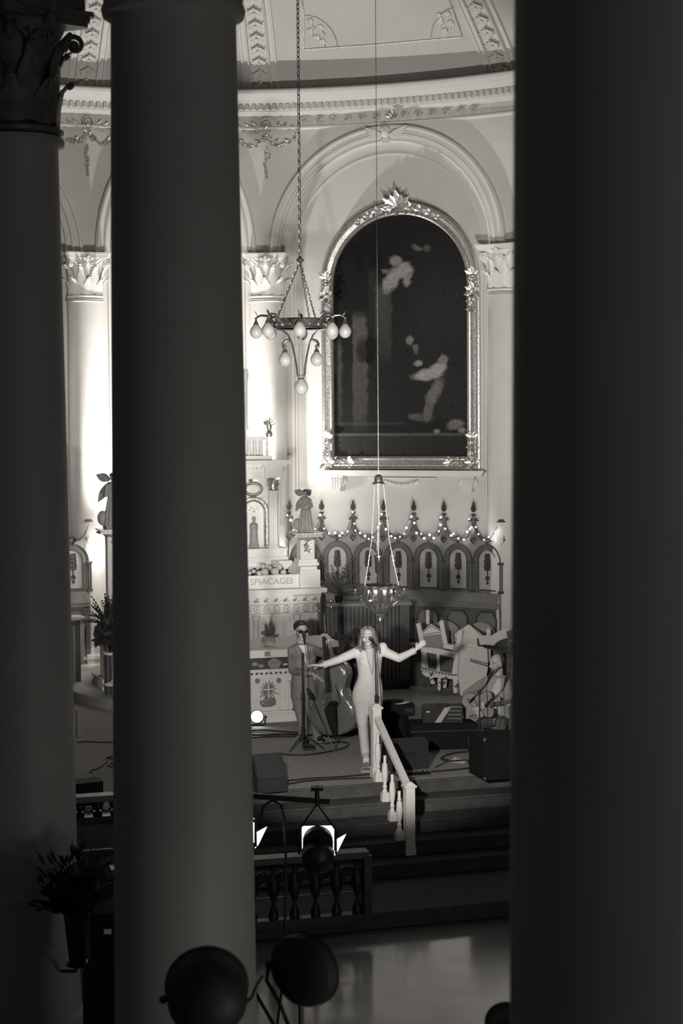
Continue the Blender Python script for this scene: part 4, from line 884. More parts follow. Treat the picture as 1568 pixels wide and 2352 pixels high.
for k in range(6):
    a = math.radians(8+60*k); d = Vector((math.cos(a), math.sin(a), 0)); mb = MB(MC)
    P = [d*.09+Vector((0, 0, zz(1398))), d*.16+Vector((0, 0, zz(1392))), d*.21+Vector((0, 0, zz(1380))), d*.22+Vector((0, 0, zz(1368)))]; mb.tube(P, [.012, .018, .02, .012], 6)
    leafy(mb, d*.22+Vector((0, 0, zz(1372))), d.cross(Vector((0, 0, 1))), Vector((0, 0, 1)), d, .06, .03, 5, 220)
    mb.tube([d*.22+Vector((0, 0, zz(1372))), d*.25+Vector((0, 0, zz(1368))), d*.285+Vector((0, 0, zz(1372))), d*.30+Vector((0, 0, zz(1366))), d*.28+Vector((0, 0, zz(1361))), d*.265+Vector((0, 0, zz(1366)))], .006, 6); mb.lathe([(.006, zz(1362)), (.012, zz(1357)), (.02, zz(1354)), (.02, zz(1353)), (.0, zz(1352))], d*.285, 10); mb.build('candle_bracket', brass, t)
    mb = MB(MC); mb.tube([d*.10+Vector((0, 0, zz(1383))), d*.115+Vector((0, 0, zz(1390))), d*.09+Vector((0, 0, zz(1400))), d*.04+Vector((0, 0, zz(1412))), d*.03+Vector((0, 0, zz(1424)))], [.008, .010, .009, .007, .004], 6)
    mb.build('lower_scroll', brass, t)
tp = atY(869, 1112, 20.0)-q
mb = MB(MC @ Matrix.Translation(Vector((tp.x, 0, 0)))); mb.lathe([(.075, tp.z), (.075, tp.z+.01), (.05, tp.z+.03), (.048, tp.z+.08), (.03, tp.z+.105), (.0, tp.z+.115)], (0, 0, 0), 20); mb.build('smoke_bell', bronze, t)
for k in range(3):
    a = math.radians(-20+120*k); d = Vector((math.cos(a), math.sin(a), 0)); mb = MB(MC); P = [d*.23+Vector((0, 0, zz(1344))), d*.17+Vector((0, 0, zz(1290))), d*.12+Vector((0, 0, zz(1240))), d*.06+Vector((tp.x, 0, tp.z))]; mb.tube(P, .003, 5)
    for j in range(3): c = P[1]*(1-j*.2)+P[2]*(j*.2); mb.ell(c, (.0045, .0045, .04), n=6, m=4)
    mb.build('chain', brass, t)
mb = MB(MC); mb.lathe([(.0, zz(1318)), (.03, zz(1317)), (.042, zz(1312)), (.048, zz(1280)), (.05, zz(1275)), (.044, zz(1275)), (.04, zz(1310))], (-.012, 0, 0), 20); gl = mb.build('dark_glass', redglass, t)
mb = MB(MC); mb.lathe([(.047, zz(1279)), (.056, zz(1278)), (.056, zz(1275)), (.047, zz(1276))], (-.012, 0, 0), 20); mb.tube([(-.06, 0, zz(1277)), (.04, 0, zz(1277)), (.075, 0, zz(1268)), (.13, 0, zz(1256))], .004, 5); mb.cyl((-.012, 0, zz(1318)), (-.012, 0, zz(1345)), .006, n=6); sub(mb, 'glass_ring', brass, gl)
mb = MB(MC); mb.tube([(-.012, 0, zz(1275)), (-.005, 0, zz(1200)), (tp.x, 0, tp.z), (tp.x, 0, 8.0)], .0035, 5); mb.build('wire', brass, t)
# ================================================================== NEAR NAVE COLUMNS
def navecol(cx, cy, lab, r0=.418, r1=.354, capz=6.68, rot=0):
    t = thing('nave_column', lab, 'column', (cx, cy, -.95), 0, 'dark nave columns'); mb = MB(); P = [(r0*1.12, -.95), (r0*1.12, -.75), (r0*1.03, -.72), (r0*1.01, -.4)]
    for i in range(16): q = i/15; P.append((r0+(r1-r0)*q**1.4, -.33+(capz-.1+.33)*q))
    P += [(r1*1.02, capz-.09), (r1*1.13, capz-.075), (r1*1.15, capz-.04), (r1*1.12, capz-.01), (r1*1.02, capz)]
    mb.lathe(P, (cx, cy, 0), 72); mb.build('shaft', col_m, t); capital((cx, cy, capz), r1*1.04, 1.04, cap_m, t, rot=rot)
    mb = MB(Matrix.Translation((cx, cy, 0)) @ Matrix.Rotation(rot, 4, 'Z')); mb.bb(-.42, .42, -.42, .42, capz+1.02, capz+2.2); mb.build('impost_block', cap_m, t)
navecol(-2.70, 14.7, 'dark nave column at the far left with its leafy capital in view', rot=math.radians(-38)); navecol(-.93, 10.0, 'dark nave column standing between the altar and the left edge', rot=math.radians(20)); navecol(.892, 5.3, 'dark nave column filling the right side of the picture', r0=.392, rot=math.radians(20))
# ================================================================== RAILINGS
def newel(base, h, w, lab=None, root=None):
    mb = MB(Matrix.Translation(base) @ Matrix.Rotation(SF.yaw, 4, 'Z')); mb.bb(-w/2, w/2, -w/2, w/2, 0, h-.04); mb.bb(-w/2-.008, w/2+.008, -w/2-.008, w/2+.008, 0, .10)
    n = mb.build('newel_post', white, root); mb = MB(Matrix.Translation(base) @ Matrix.Rotation(SF.yaw, 4, 'Z')); mb.bb(-w/2-.018, w/2+.018, -w/2-.018, w/2+.018, h-.045, h-.022); mb.box((0, 0, h-.01), (w+.01, w+.01, .024), top=.7); mb.bb(-w*.28, w*.28, -w*.28, w*.28, h, h+.012)
    sub(mb, 'cap', white, n)
    for (a, b, c) in ((-1, -1, 0), (-1, 1, 0)):
        pass
    return n
b0 = atZ(864, 1783, 0); b0 = Vector((b0.x, b0.y, 0)); b1 = atZ(940, 1962, -.62)
t = thing('stair_railing', 'white wooden stair railing with turned balusters in front of the singer', 'railing', (b0.x, b0.y, 0))
h0 = CAMZ-(1624-950-.6)/FPX*b0.y; h1 = CAMZ-(1806-950+1)/FPX*b1.y
newel(b0, h0, .105, root=t); newel(b1, h1+.62, .105, root=t)
ra = Vector((b0.x+.01, b0.y-.04, h0-.15)); rb = Vector((b1.x-.01, b1.y+.04, h1-.06))
mb = MB(); mb.beam(ra, rb, .075, .055); mb.build('handrail', white, t)
for k, (px, py) in enumerate(((870, 1797), (886, 1843), (903, 1888), (919, 1932))):
    z0 = -.155*k if k else 0.; p = atZ(px-2, py-3, z0); tt = (p.y-ra.y)/(rb.y-ra.y); zt2 = ra.z+(rb.z-ra.z)*tt-.02-z0
    Mx = Matrix.Translation(p) @ Matrix.Rotation(SF.yaw, 4, 'Z'); mb = MB(Mx); L = zt2
    mb.lathe([(.024, .10), (.03, .115), (.03, .13), (.018, .145), (.028, .165), (.028, .18), (.018, .2), (.034, .27), (.038, .34), (.03, .44), (.02, L-.16), (.017, L-.13), (.026, L-.115), (.017, L-.10), (.018, L-.02)], (0, 0, 0), 16); bl = mb.build('baluster', white, t)
    mb = MB(Mx); mb.bb(-.045, .045, -.045, .045, 0, .075); mb.bb(-.038, .038, -.038, .038, .075, .105); sub(mb, 'foot_block', white, bl)
# dark rails
def lowrail(t, M3, L, h, n, wood, topw):
    mb = MB(M3); mb.bb(-L, 0, -.09, .09, h-.045, h); mb.bb(-L, 0, -.07, .07, h-.07, h-.045); mb.build('top_rail', topw, t)
    mb = MB(M3); mb.bb(-L, 0, -.06, .06, 0, .08); mb.bb(-L, 0, -.012, .012, h*.40, h*.42); mb.bb(-L, 0, -.012, .012, h*.58, h*.6); mb.build('bottom_rail', wood, t)
    s = L/n
    for k in range(n):
        x = -s*(k+.5); mb = MB(M3); H_ = h-.07
        mb.lathe([(.05, .08), (.055, .12), (.015, .08+.24*H_), (.03, .08+.3*H_), (.065, .08+.45*H_), (.06, .08+.6*H_), (.02, .08+.72*H_), (.04, H_-.02), (.05, H_)], (x, 0, 0), 12); mb.build('baluster', wood, t)
        mb = MB(M3); mb.tube([(x-s/2+s*.3*math.cos(a), 0, H_*.76+s*.3*math.sin(a)) for a in [k2*math.pi/7 for k2 in range(14)]], .012, 6, closed=True); mb.build('ring', wood, t)
e = atZ(844, 2112, -.775); hh = CAMZ-(1963-950)/FPX*e.y+.775; RF = Fr(e.x, e.y, 14, -.775)
t = thing('communion_rail', 'dark carved communion rail in the foreground, its end post beside the lit platform', 'railing', tuple(e), RF.yaw); lowrail(t, RF.M, 2.6, hh, 12, black, wood_d)
mb = MB(RF.M); mb.bb(-.05, .03, -.08, .08, 0, hh-.045); mb.build('end_post', black, t)
e = atZ(285, 1886, 0); RL = Fr(e.x, e.y-.0, 16, 0); t = thing('stage_balustrade', 'low dark balustrade on the stage edge, seen between the two left nave columns', 'railing', tuple(e), RL.yaw); lowrail(t, RL.M, 1.9, .31, 10, black, wood_m)
# ================================================================== PEOPLE
def V(px, py, y): return atY(px, py, y)
def hand(mb, w, d, pn, k=1., curl=.3, side=1, spread=.12, curls=None):
    # w wrist, d direction of the palm, pn palm normal (the side fingers curl to), side: +1 thumb along d x pn
    w = Vector(w); d = Vector(d).normalized(); pn = Vector(pn); pn = (pn-d*pn.dot(d)).normalized(); x = d.cross(pn)*side
    for j in range(4):
        o = (j-1.5)*.019*k; mb.caps(w+x*o*.6+d*.012*k, w+x*-o*1.0+d*(.088-.004*abs(j-1))*k if False else w+x*o+d*.085*k, .013*k, .0115*k, 8)
    mb.ell(w+d*.045*k, .02*k)
    for j in range(4):
        o = (1.5-j)*.019*k; c = (curls[j] if curls else curl); L = (.070, .080, .075, .058)[j]*k; p = w+x*o+d*.085*k; dd = (d+x*(1.5-j)*spread).normalized(); ang = c*.5
        for i, s_ in enumerate((.45, .32, .25)):
            q = p+(dd*math.cos(ang)+pn*math.sin(ang))*L*s_; mb.caps(p, q, (.0105-.001*i)*k, (.0098-.0012*i)*k, 8); p = q; ang += c
    b = w+x*.022*k+d*.02*k; e1 = b+(x*.75+d*.6+pn*.25).normalized()*.042*k; e2 = e1+(x*.35+d*.85+pn*.35).normalized()*.034*k
    mb.caps(b, e1, .0145*k, .0115*k, 8); mb.caps(e1, e2, .0115*k, .009*k, 8)
def headshape(mb, c, f, up, k=1., wide=1.):
    # c centre of the skull; f facing; returns frame
    f = Vector(f).normalized(); up = Vector(up); up = (up-f*up.dot(f)).normalized(); x = f.cross(up); R = Matrix((x, f, up)).transposed()
    def L(a, b, c2): return Vector(c)+(x*a+f*b+up*c2)*k
    mb.ell(L(0, -.01, .03), (.074*k*wide, .092*k, .085*k), R, 16, 12); mb.ell(L(0, .015, -.02), (.066*k*wide, .075*k, .085*k), R, 16, 12)
    mb.ell(L(0, .045, -.075), (.042*k*wide, .045*k, .04*k), R, 12, 8); mb.ell(L(0, .068, -.093), (.022*k, .02*k, .018*k), R)
    mb.caps(L(0, .082, .018), L(0, .105, -.022), .009*k, .014*k, 8); 
    for s_ in (-1, 1):
        mb.ell(L(s_*.013, .094, -.026), .009*k); mb.ell(L(s_*.042*wide, .06, -.03), (.024*k, .024*k, .024*k)); mb.caps(L(s_*.014, .086, .028), L(s_*.052*wide, .068, .026), .009*k, .009*k, 8)
        mb.ell(L(s_*.077*wide, -.005, -.005), (.010*k, .018*k, .031*k), R); mb.ell(L(s_*.03, .066, .005), (.014*k, .013*k, .010*k))
    mb.ell(L(0, .082, -.052), (.024*k, .014*k, .008*k), R); mb.ell(L(0, .080, -.064), (.020*k, .014*k, .008*k), R)
    return L, R
def eyes(L, R, k, t, wide=1., closed=False, m_=None, beard=False):
    for s_ in (-1, 1):
        if not closed:
            mb = MB(); mb.ell(L(s_*.031*wide, .0705, .005), (.0115*k, .010*k, .0065*k), R); e = mb.build('eye', shirt, t)
            mb = MB(); mb.ell(L(s_*.031*wide, .079, .005), (.005*k, .004*k, .005*k), R); sub(mb, 'iris', hair_d, e)
        mb = MB(); mb.tube([L(s_*.014, .089, .031), L(s_*.034*wide, .086, .037), L(s_*.054*wide, .070, .030)], [.0025*k, .0035*k, .002*k], 6); mb.build('eyebrow', m_ or hair_d, t)
        if closed: mb = MB(); mb.tube([L(s_*.018, .0815, .006), L(s_*.031*wide, .0835, .002), L(s_*.046*wide, .074, .006)], .0028*k, 6); mb.build('eyelashes', hair_d, t)
lips = mat('lips', .22, .4)
def mouth(L, R, k, t, openm=.0):
    mb = MB(); mb.tube([L(-.024, .082, -.056), L(-.008, .095, -.052-.0), L(.008, .095, -.052), L(.024, .082, -.056)], [.002*k, .004*k, .004*k, .002*k], 6)
    mb.tube([L(-.022, .082, -.058), L(0, .094, -.063-openm), L(.022, .082, -.058)], [.002*k, .005*k, .002*k], 6); mb.build('lips', lips, t)
def lathe_body(mb, rows, n=20):
    # rows: (centre, half width, half depth, facing angle) -> closed lofted torso
    vs = []; N = len(rows)
    for (c, a, b, yaw) in rows:
        c = Vector(c)
        for k in range(n):
            t = 2*math.pi*k/n; x, y = a*math.copysign(abs(math.cos(t))**.85, math.cos(t)), b*math.copysign(abs(math.sin(t))**.85, math.sin(t)); cy, sy = math.cos(yaw), math.sin(yaw)
            vs.append(c+Vector((x*cy-y*sy, x*sy+y*cy, 0)))
    fs = [(i*n+k, i*n+(k+1) % n, (i+1)*n+(k+1) % n, (i+1)*n+k) for i in range(N-1) for k in range(n)]+[tuple(range(n))[::-1], tuple(range((N-1)*n, N*n))]
    return mb.add(vs, fs)
# ------------------------------------------------------------------ SINGER
Y = 21.75
def sg(px, py, dy=0.): return V(px, py, Y+dy)
base = sg(848, 1750); t = thing('person', 'person singing with arms spread wide in a pale sequinned suit', 'person', (base.x, base.y, 0))
sk = MB(); hc = sg(845, 1463, .0); L, R = headshape(sk, hc, (-.10, -1, .10), (-.03, 0, 1), 1.04, .98)
sk.caps(sg(846, 1476, .03), sg(847, 1500, .02), .052, .060); sk.ell(sg(848, 1510, -.02), (.09, .06, .10)); sk.ell(sg(848, 1560, 0), (.10, .07, .25)); sk.ell(sg(843, 1600, 0), (.13, .08, .14))
rw, lw = sg(746, 1526, -.15), sg(948, 1496, -.12)
re, le = sg(778, 1515, -.05), sg(916, 1512, -.02); rsh, lsh = sg(820, 1497), sg(876, 1494)
for a, b, c in ((rsh, re, rw), (lsh, le, lw)): sk.caps(a, b, .042, .036); sk.caps(b, c, .036, .025)
rh, lh = sg(734, 1528, -.17), sg(956, 1491, -.13)
sk.caps(rw, rh, .025, .023); sk.caps(lw, lh, .025, .023)
hand(sk, rh, (-1, -.1, -.02), (.0, -.5, -1), .95, .06, -1, .10, (.0, .05, .1, .12)); hand(sk, lh, (.75, -.1, .75), (.3, -1, .0), .95, .22, -1, .08)
for hip, kn, an, ft in ((sg(834, 1612), sg(833, 1665, -.05), sg(839, 1722, .0), sg(841, 1748, -.08)), (sg(860, 1612), sg(865, 1670, -.2), sg(867, 1735, -.40), atZ(868, 1776, .03))):
    sk.caps(hip, kn, .075, .05); sk.caps(kn, an, .048, .034); sk.caps(an, ft, .035, .03)
sk.caps(sg(843, 1600), sg(847, 1505), .08, .07)
clay('body', sk, .0065, skin, t, 2)
eyes(L, R, 1.04, t, .98, closed=True, m_=lips); mouth(L, R, 1.04, t, .006)
# jacket and trousers in one sequinned surface
su = MB()
def rowp(py, xl, xr, dpt): a = sg(xl, py); b = sg(xr, py); return ((a+b)/2, (b-a).length/2, dpt, 0.)
lathe_body(su, [rowp(1492, 828, 868, .075), rowp(1500, 819, 879, .095), rowp(1512, 817, 877, .115), rowp(1525, 819, 876, .125), rowp(1540, 821, 875, .105), rowp(1552, 822, 873, .095), rowp(1562, 819, 875, .10), rowp(1578, 812, 879, .115), rowp(1592, 808, 880, .125), rowp(1606, 808, 879, .125), rowp(1618, 811, 878, .115), rowp(1630, 816, 877, .10), rowp(1640, 820, 876, .07)])
for s_ in (-1, 1): su.ell(sg(848+s_*13, 1519, -.075), (.062, .055, .062))
su.caps(rsh, re, .064, .052, 12); su.caps(re, rw, .052, .040, 12); su.caps(lsh, le, .066, .054, 12); su.caps(le, lw, .054, .040, 12)
su.ell(sg(879, 1487, .0), (.062, .06, .068)); su.ell(sg(822, 1493, .0), (.055, .055, .05))
for hip, kn, an in ((sg(829, 1598), sg(832, 1660, -.05), sg(839, 1732, .0)), (sg(859, 1598), sg(863, 1668, -.2), sg(867, 1745, -.42))):
    su.caps(hip, kn, .106, .072, 14); su.caps(kn, an, .066, .058, 14)
suit_o = clay('sequinned_suit', su, .011, sequin, t, 4)
mb = MB()   # open neckline lapels, belt line and cuffs
va, vb, vc = sg(840, 1489, -.10), sg(853, 1548, -.135), sg(860, 1489, -.10)
for a, b, w in ((va, vb, 1), (vc, vb, -1)): mb.tube([a, (a+b)/2+Vector((0, -.035, 0)), b], [.012, .020, .006], 8, flat=.5)
mb.build('lapel', sequin, t)
mb = MB(); mb.add([va+Vector((.01, -.03, 0)), vc+Vector((-.01, -.03, 0)), sg(857, 1520, -.162), vb+Vector((0, -.012, 0)), sg(846, 1520, -.162)], [(0, 1, 2, 3, 4)]); mb.add([p+Vector((0, .05, 0)) for p in mb.v], [(4, 3, 2, 1, 0)]); mb.build('neckline_skin', skin2, t)
for w, e in ((rw, re), (lw, le)):
    d = (w-e).normalized(); mb = MB(); mb.tube([w-d*.03, w+d*.02], [.043, .046], 14, cap=False); mb.tube([w+d*.02, w-d*.02], [.042, .036], 14, cap=False); mb.build('cuff', sequin, t)
for s_, (a, f) in enumerate(((sg(839, 1727), sg(841, 1752, -.12)), (sg(867, 1745, -.42), atZ(868, 1783, .03)))):
    mb = MB(); g = Vector((a.x, a.y, 0)); b = Vector((f.x, g.y-.17, 0)); mb.caps(g+Vector((0, .02, .075)), b+Vector((0, 0, .045)), .05, .04); mb.ell(b+Vector((0, .0, .04)), (.048, .07, .04)); mb.caps(g+Vector((0, .02, .10)), g+Vector((0, .02, .15)), .05, .045); mb.box((g+b)/2+Vector((0, .0, .018)), (.085, .24, .036)); clay('boot', mb, .008, white, t, 2)
# hair
mb = MB(); k = .96
def HL(a, b, c): return L(a, b, c)
mb.ell(HL(0, -.025, .045), (.086, .098, .085), R, 16, 10)
for s_ in (-1, 1):
    for j in range(9):
        q = j/8; x0 = s_*(.062+.02*math.sin(q*3)); y0 = .04-.11*q
        P = [HL(s_*.012, .015-.08*q, .128), HL(s_*.070, .030-.10*q, .085), HL(x0+s_*.014, y0+.01, 0), HL(x0+s_*.028, y0, -.08), HL(s_*(.105+.035*math.sin(j*2)), y0-.0, -.13-.012*(j % 3)), HL(s_*(.090+.055*(j % 2)), y0+.01*(j % 3), -.19-.02*(j % 3))]
        mb.tube(P, [.016, .021, .021, .024, .022, .008], 8)
for j in range(8): a = -.07+.02*j; mb.tube([HL(a*.6, -.08, .1), HL(a, -.115, .0), HL(a*1.2, -.105, -.1), HL(a*1.3, -.09, -.19)], [.02, .026, .026, .01], 8)
hr = clay('hair', mb, .0065, hair_b, t, 1)
# microphone stand in front of the singer
def micstand(lab, foot, top, mic, R_=.17, tripod=False, thick=.010, boom=None, cable=True, dirn=None):
    t = thing('microphone_stand', lab, 'microphone stand', (foot.x, foot.y, foot.z)); mb = MB()
    if tripod:
        for k in range(3): a = 2.0+2*math.pi*k/3; mb.tube([foot+Vector((0, 0, .22)), foot+Vector((math.cos(a)*.28, math.sin(a)*.28, .02))], .009, 6)
        mb.cyl(foot+Vector((0, 0, .12)), foot+Vector((0, 0, .3)), .02, n=8)
    else: mb.lathe([(0, 0), (R_, 0), (R_, .015), (R_*.9, .025), (.03, .03), (.018, .06), (0, .06)], foot, 28)
    mb.build('base', black, t)
    mb = MB(); mid = foot.lerp(top, .55); mb.cyl(foot+Vector((0, 0, .03)), mid, thick*1.35, n=10); mb.cyl(mid, top, thick, n=10); mb.cyl(mid-Vector((0, 0, .04)), mid+Vector((0, 0, .05)), thick*1.9, n=10); mb.build('pole', black, t)
    if boom is not None: mb = MB(); mb.cyl(boom[0], boom[1], .008, n=8); mb.cyl(boom[0], boom[0]+(boom[0]-boom[1]).normalized()*.09, .018, n=8); mb.ell(top, .025); mb.build('boom', black, t)
    hd, tl = mic; d = (hd-tl).normalized(); mb = MB(); mb.tube([tl, tl+d*.12], [.011, .019], 10); mb.build('microphone', black, t)
    mb = MB(); mb.ell(hd, (.029, .029, .029)); mb.tube([tl+d*.12, hd], [.022, .027], 12); sub(mb, 'microphone_grille', grille, t.children[-1])
    if cable:
        mb = MB(); P = [tl]
        for i in range(1, 14): q = i/13; P.append(tl.lerp(foot+Vector((.05, .03, .01)), q)+Vector((.035*math.sin(math.pi*q), .03, -.04*math.sin(math.pi*q))))
        mb.tube(P, .005, 6); mb.build('cable', black, t)
    return t
ft = atZ(862, 1770, 0); ft = Vector((sg(858, 1600, -.32).x, Y-.34, 0)); ft.x = V(866, 1700, Y-.34).x
micstand('black microphone stand in front of the singer, rising behind the railing post', ft, V(861, 1482, Y-.32), (V(853, 1469, Y-.22), V(864, 1484, Y-.34)), R_=.10)
# ------------------------------------------------------------------ BASSIST
Y2 = 22.95
def bp(px, py, dy=0.): return V(px, py, Y2+dy)
base = bp(696, 1712); t = thing('person', 'person in a dark suit and sunglasses playing an upright bass', 'person', (base.x, base.y, 0))
sk = MB(); hc = bp(691, 1449); L, R = headshape(sk, hc, (.42, -1, -.05), (-.05, 0, 1), 1.13)
sk.caps(bp(690, 1462), bp(692, 1484), .055, .062); sk.ell(bp(696, 1520), (.12, .09, .22)); sk.ell(bp(694, 1580), (.12, .09, .14))
rsh, lsh = bp(671, 1494, -.02), bp(722, 1494, -.02); re, rw = bp(671, 1540, -.02), bp(704, 1547, -.33); le, lw = bp(759, 1507, -.32), bp(752, 1474, -.50)
sk.caps(rsh, re, .04, .036); sk.caps(re, rw, .035, .027); sk.caps(lsh, le, .04, .036); sk.caps(le, lw, .034, .026)
rh = bp(718, 1548, -.45); sk.caps(rw, rh, .026, .024); hand(sk, rh, (.86, -.25, -.42), (-.2, .3, -1), 1.08, .16, -1, .09)
lh = bp(757, 1467, -.52); sk.caps(lw, lh, .027, .025); hand(sk, lh, (-.55, -.35, .55), (-.5, -.6, -.7), 1.05, .75, 1, .05)
for hip, kn, an in ((bp(684, 1602), bp(694, 1655, -.05), bp(697, 1706)), (bp(704, 1602), bp(722, 1655, .05), bp(730, 1700, .1))): sk.caps(hip, kn, .07, .05); sk.caps(kn, an, .048, .036)
clay('body', sk, .0065, skin2, t, 2); mouth(L, R, 1.13, t)
mb = MB()
for s_ in (-1, 1): mb.ell(L(s_*.034, .086, .006), (.032, .010, .024), R, 14, 8)
mb.tube([L(-.012, .096, .012), L(.012, .096, .012)], .004, 6)
for s_ in (-1, 1): mb.tube([L(s_*.060, .08, .014), L(s_*.078, .04, .014), L(s_*.082, -.01, .008)], .004, 6)
mb.build('sunglasses', black_g, t)
mb = MB(); mb.ell(L(0, -.022, .055), (.093, .104, .082), R, 16, 10); mb.ell(L(0, .045, .105), (.062, .04, .032), R)
for s_ in (-1, 1): mb.ell(L(s_*.066, -.015, .04), (.021, .045, .04), R)
clay('hair', mb, .008, hair_d, t, 1)
su = MB()
def rowb(py, xl, xr, dpt, dy=0.): a = bp(xl, py, dy); b = bp(xr, py, dy); return ((a+b)/2, (b-a).length/2, dpt, .2)
lathe_body(su, [rowb(1476, 682, 704, .07), rowb(1484, 668, 724, .10), rowb(1500, 664, 728, .125), rowb(1520, 667, 726, .13), rowb(1545, 670, 722, .115), rowb(1570, 668, 726, .125), rowb(1595, 667, 728, .13), rowb(1604, 667, 728, .125)])
su.caps(rsh, re, .066, .055, 12); su.caps(re, rw, .053, .040, 12); su.caps(lsh, le, .066, .055, 12); su.caps(le, lw, .052, .038, 12)
clay('jacket', su, .011, suit, t, 4)
mb = MB()
for hip, kn, an in ((bp(684, 1600), bp(694, 1655, -.05), bp(697, 1708)), (bp(706, 1600), bp(722, 1655, .05), bp(730, 1700, .1))): mb.caps(hip, kn, .095, .07, 14); mb.caps(kn, an, .068, .058, 14)
clay('trousers', mb, .011, suit, t, 3)
mb = MB(); a, b, c = bp(686, 1482, -.10), bp(704, 1482, -.12), bp(708, 1534, -.145); pts = [a, b, c, c+Vector((-.02, 0, 0))]; mb.add(pts+[p+Vector((0, .03, 0)) for p in pts], [(0, 1, 2, 3), (7, 6, 5, 4), (0, 4, 5, 1), (1, 5, 6, 2), (2, 6, 7, 3), (3, 7, 4, 0)]); mb.build('shirt', shirt, t)
mb = MB(); mb.tube([bp(684, 1482, -.09), bp(694, 1510, -.155), bp(707, 1538, -.155)], [.010, .02, .006], 8, flat=.4); mb.tube([bp(706, 1482, -.10), bp(711, 1508, -.15), bp(710, 1538, -.15)], [.010, .02, .006], 8, flat=.4); mb.build('lapel', suit, t)
for an, dx in ((bp(697, 1712), .05), (bp(730, 1706, .1), .06)):
    mb = MB(); g = Vector((an.x, an.y, 0)); mb.caps(g+Vector((0, .02, .045)), g+Vector((dx, -.15, .035)), .045, .035); mb.box(g+Vector((dx/2, -.06, .012)), (.09, .26, .024)); clay('shoe', mb, .008, black_g, t, 2)
# ------------------------------------------------------------------ UPRIGHT BASS
YB = 22.45
c0 = V(766, 1600, YB); bt = V(770, 1688, YB-.05); tp = V(745, 1400, YB+.12)
ax = (tp-bt).normalized(); fr = Vector((-.30, -.95, 0)); fr = (fr-ax*fr.dot(ax)).normalized(); xx = ax.cross(fr)*-1
if xx.x < 0: xx = -xx
MBs = Matrix((xx, fr, ax)).transposed().to_4x4(); MBs.translation = bt
end = Vector((V(771, 1718, YB-.1).x, YB-.1, 0))
t = thing('upright_bass', 'glossy dark upright bass held by the bassist in sunglasses', 'double bass', tuple(end))
Hb = 1.02
def bassw(q):   # half width along the body, 0 bottom .. 1 top
    pts = [(0, .05), (.03, .17), (.08, .25), (.16, .305), (.24, .32), (.33, .31), (.42, .265), (.5, .205), (.56, .185), (.62, .19), (.68, .215), (.75, .235), (.82, .235), (.89, .20), (.94, .14), (.98, .075), (1, .045)]
    for (a, b) in zip(pts[:-1], pts[1:]):
        if q <= b[0]: s_ = (q-a[0])/(b[0]-a[0]); return a[1]+(b[1]-a[1])*(s_*s_*(3-2*s_)*.4+s_*.6)
    return .045
def bassplate(d0, arch, m_, name, root, sign):
    mb = MB(MBs); vs = []; NQ, NW = 44, 14
    for i in range(NQ+1):
        q = i/NQ; w = bassw(q)
        for j in range(NW+1): s_ = 2*j/NW-1; e = (1-s_*s_)*min(1, q*9)*min(1, (1-q)*9); vs.append((s_*w, d0+sign*(arch*e**.6), q*Hb))
    fs = [(i*(NW+1)+j, i*(NW+1)+j+1, (i+1)*(NW+1)+j+1, (i+1)*(NW+1)+j) for i in range(NQ) for j in range(NW)]
    mb.add(vs, fs); return mb.build(name, m_, root, angle=60)
top_o = bassplate(.0, .045, varnish, 'front_plate', t, 1); bassplate(-.19, .02, varnish_d, 'back_plate', t, -1)
mb = MB(MBs); N = 60; P = [(bassw(i/N), i/N*Hb) for i in range(N+1)]; P = P+[(-w, z) for (w, z) in P[::-1]]; vs = []; fs = []
for (w, z) in P: vs += [(w, -.19, z), (w, .0, z)]
n = len(P)
for i in range(n): j = (i+1) % n; fs.append((2*i, 2*j, 2*j+1, 2*i+1))
mb.add(vs, fs); mb.build('ribs', varnish_d, t, angle=60)
mb = MB(MBs); mb.tube([(w*1.015, .002, z) for (w, z) in P], .007, 5, closed=True); mb.tube([(w*1.015, -.19, z) for (w, z) in P], .007, 5, closed=True); mb.build('edge_binding', varnish_d, t)
mb = MB(MBs)
for s_ in (-1, 1): mb.tube([(s_*.085, .045, .36), (s_*.075, .047, .38), (s_*.09, .043, .39), (s_*.115, .036, .40), (s_*.115, .036, .46), (s_*.10, .038, .54), (s_*.085, .042, .60), (s_*.075, .042, .64), (s_*.09, .042, .655)], [.010, .007, .004, .006, .008, .008, .006, .004, .010], 6)
sub(mb, 'sound_holes', ebony, top_o)
mb = MB(MBs); hb = (tp-bt).length; mb.beam((0, .03, Hb-.03), (0, .05, hb-.02), .045, .05, up=(0, 1, 0)); mb.build('neck', ebony, t)
mb = MB(MBs); mb.beam((0, .11, .56), (0, .075, hb-.10), .075, .022, up=(0, 1, 0)); mb.build('fingerboard', ebony, t)
mb = MB(MBs); mb.prism([(-.075, .44), (-.03, .44), (0, .48), (.03, .44), (.075, .44), (.055, .55), (.02, .575), (-.02, .575), (-.055, .55)], .04, .055)
mb.v = []; mb.f = []
vs = [(-.075, .04, .44), (.075, .04, .44), (.055, .16, .44), (-.055, .16, .44)]; mb.add(vs+[(p[0], p[1], p[2]+.018) for p in vs], [(0, 1, 2, 3), (7, 6, 5, 4), (0, 4, 5, 1), (1, 5, 6, 2), (2, 6, 7, 3), (3, 7, 4, 0)]); mb.build('bridge', varnish, t)
mb = MB(MBs); mb.prism([(-.025, .06), (.025, .06), (.05, .30), (-.05, .30)], .05, .075); mb.build('tailpiece', ebony, t)
for s_ in (-1.5, -.5, .5, 1.5):
    mb = MB(MBs); mb.tube([(s_*.018, .085, .28), (s_*.024, .17, .45), (s_*.011, .085, hb-.06)], .0022, 4); mb.build('string', steel, t)
mb = MB(MBs); mb.beam((0, .03, hb-.03), (0, .0, hb+.14), .06, .07, up=(0, 1, 0))
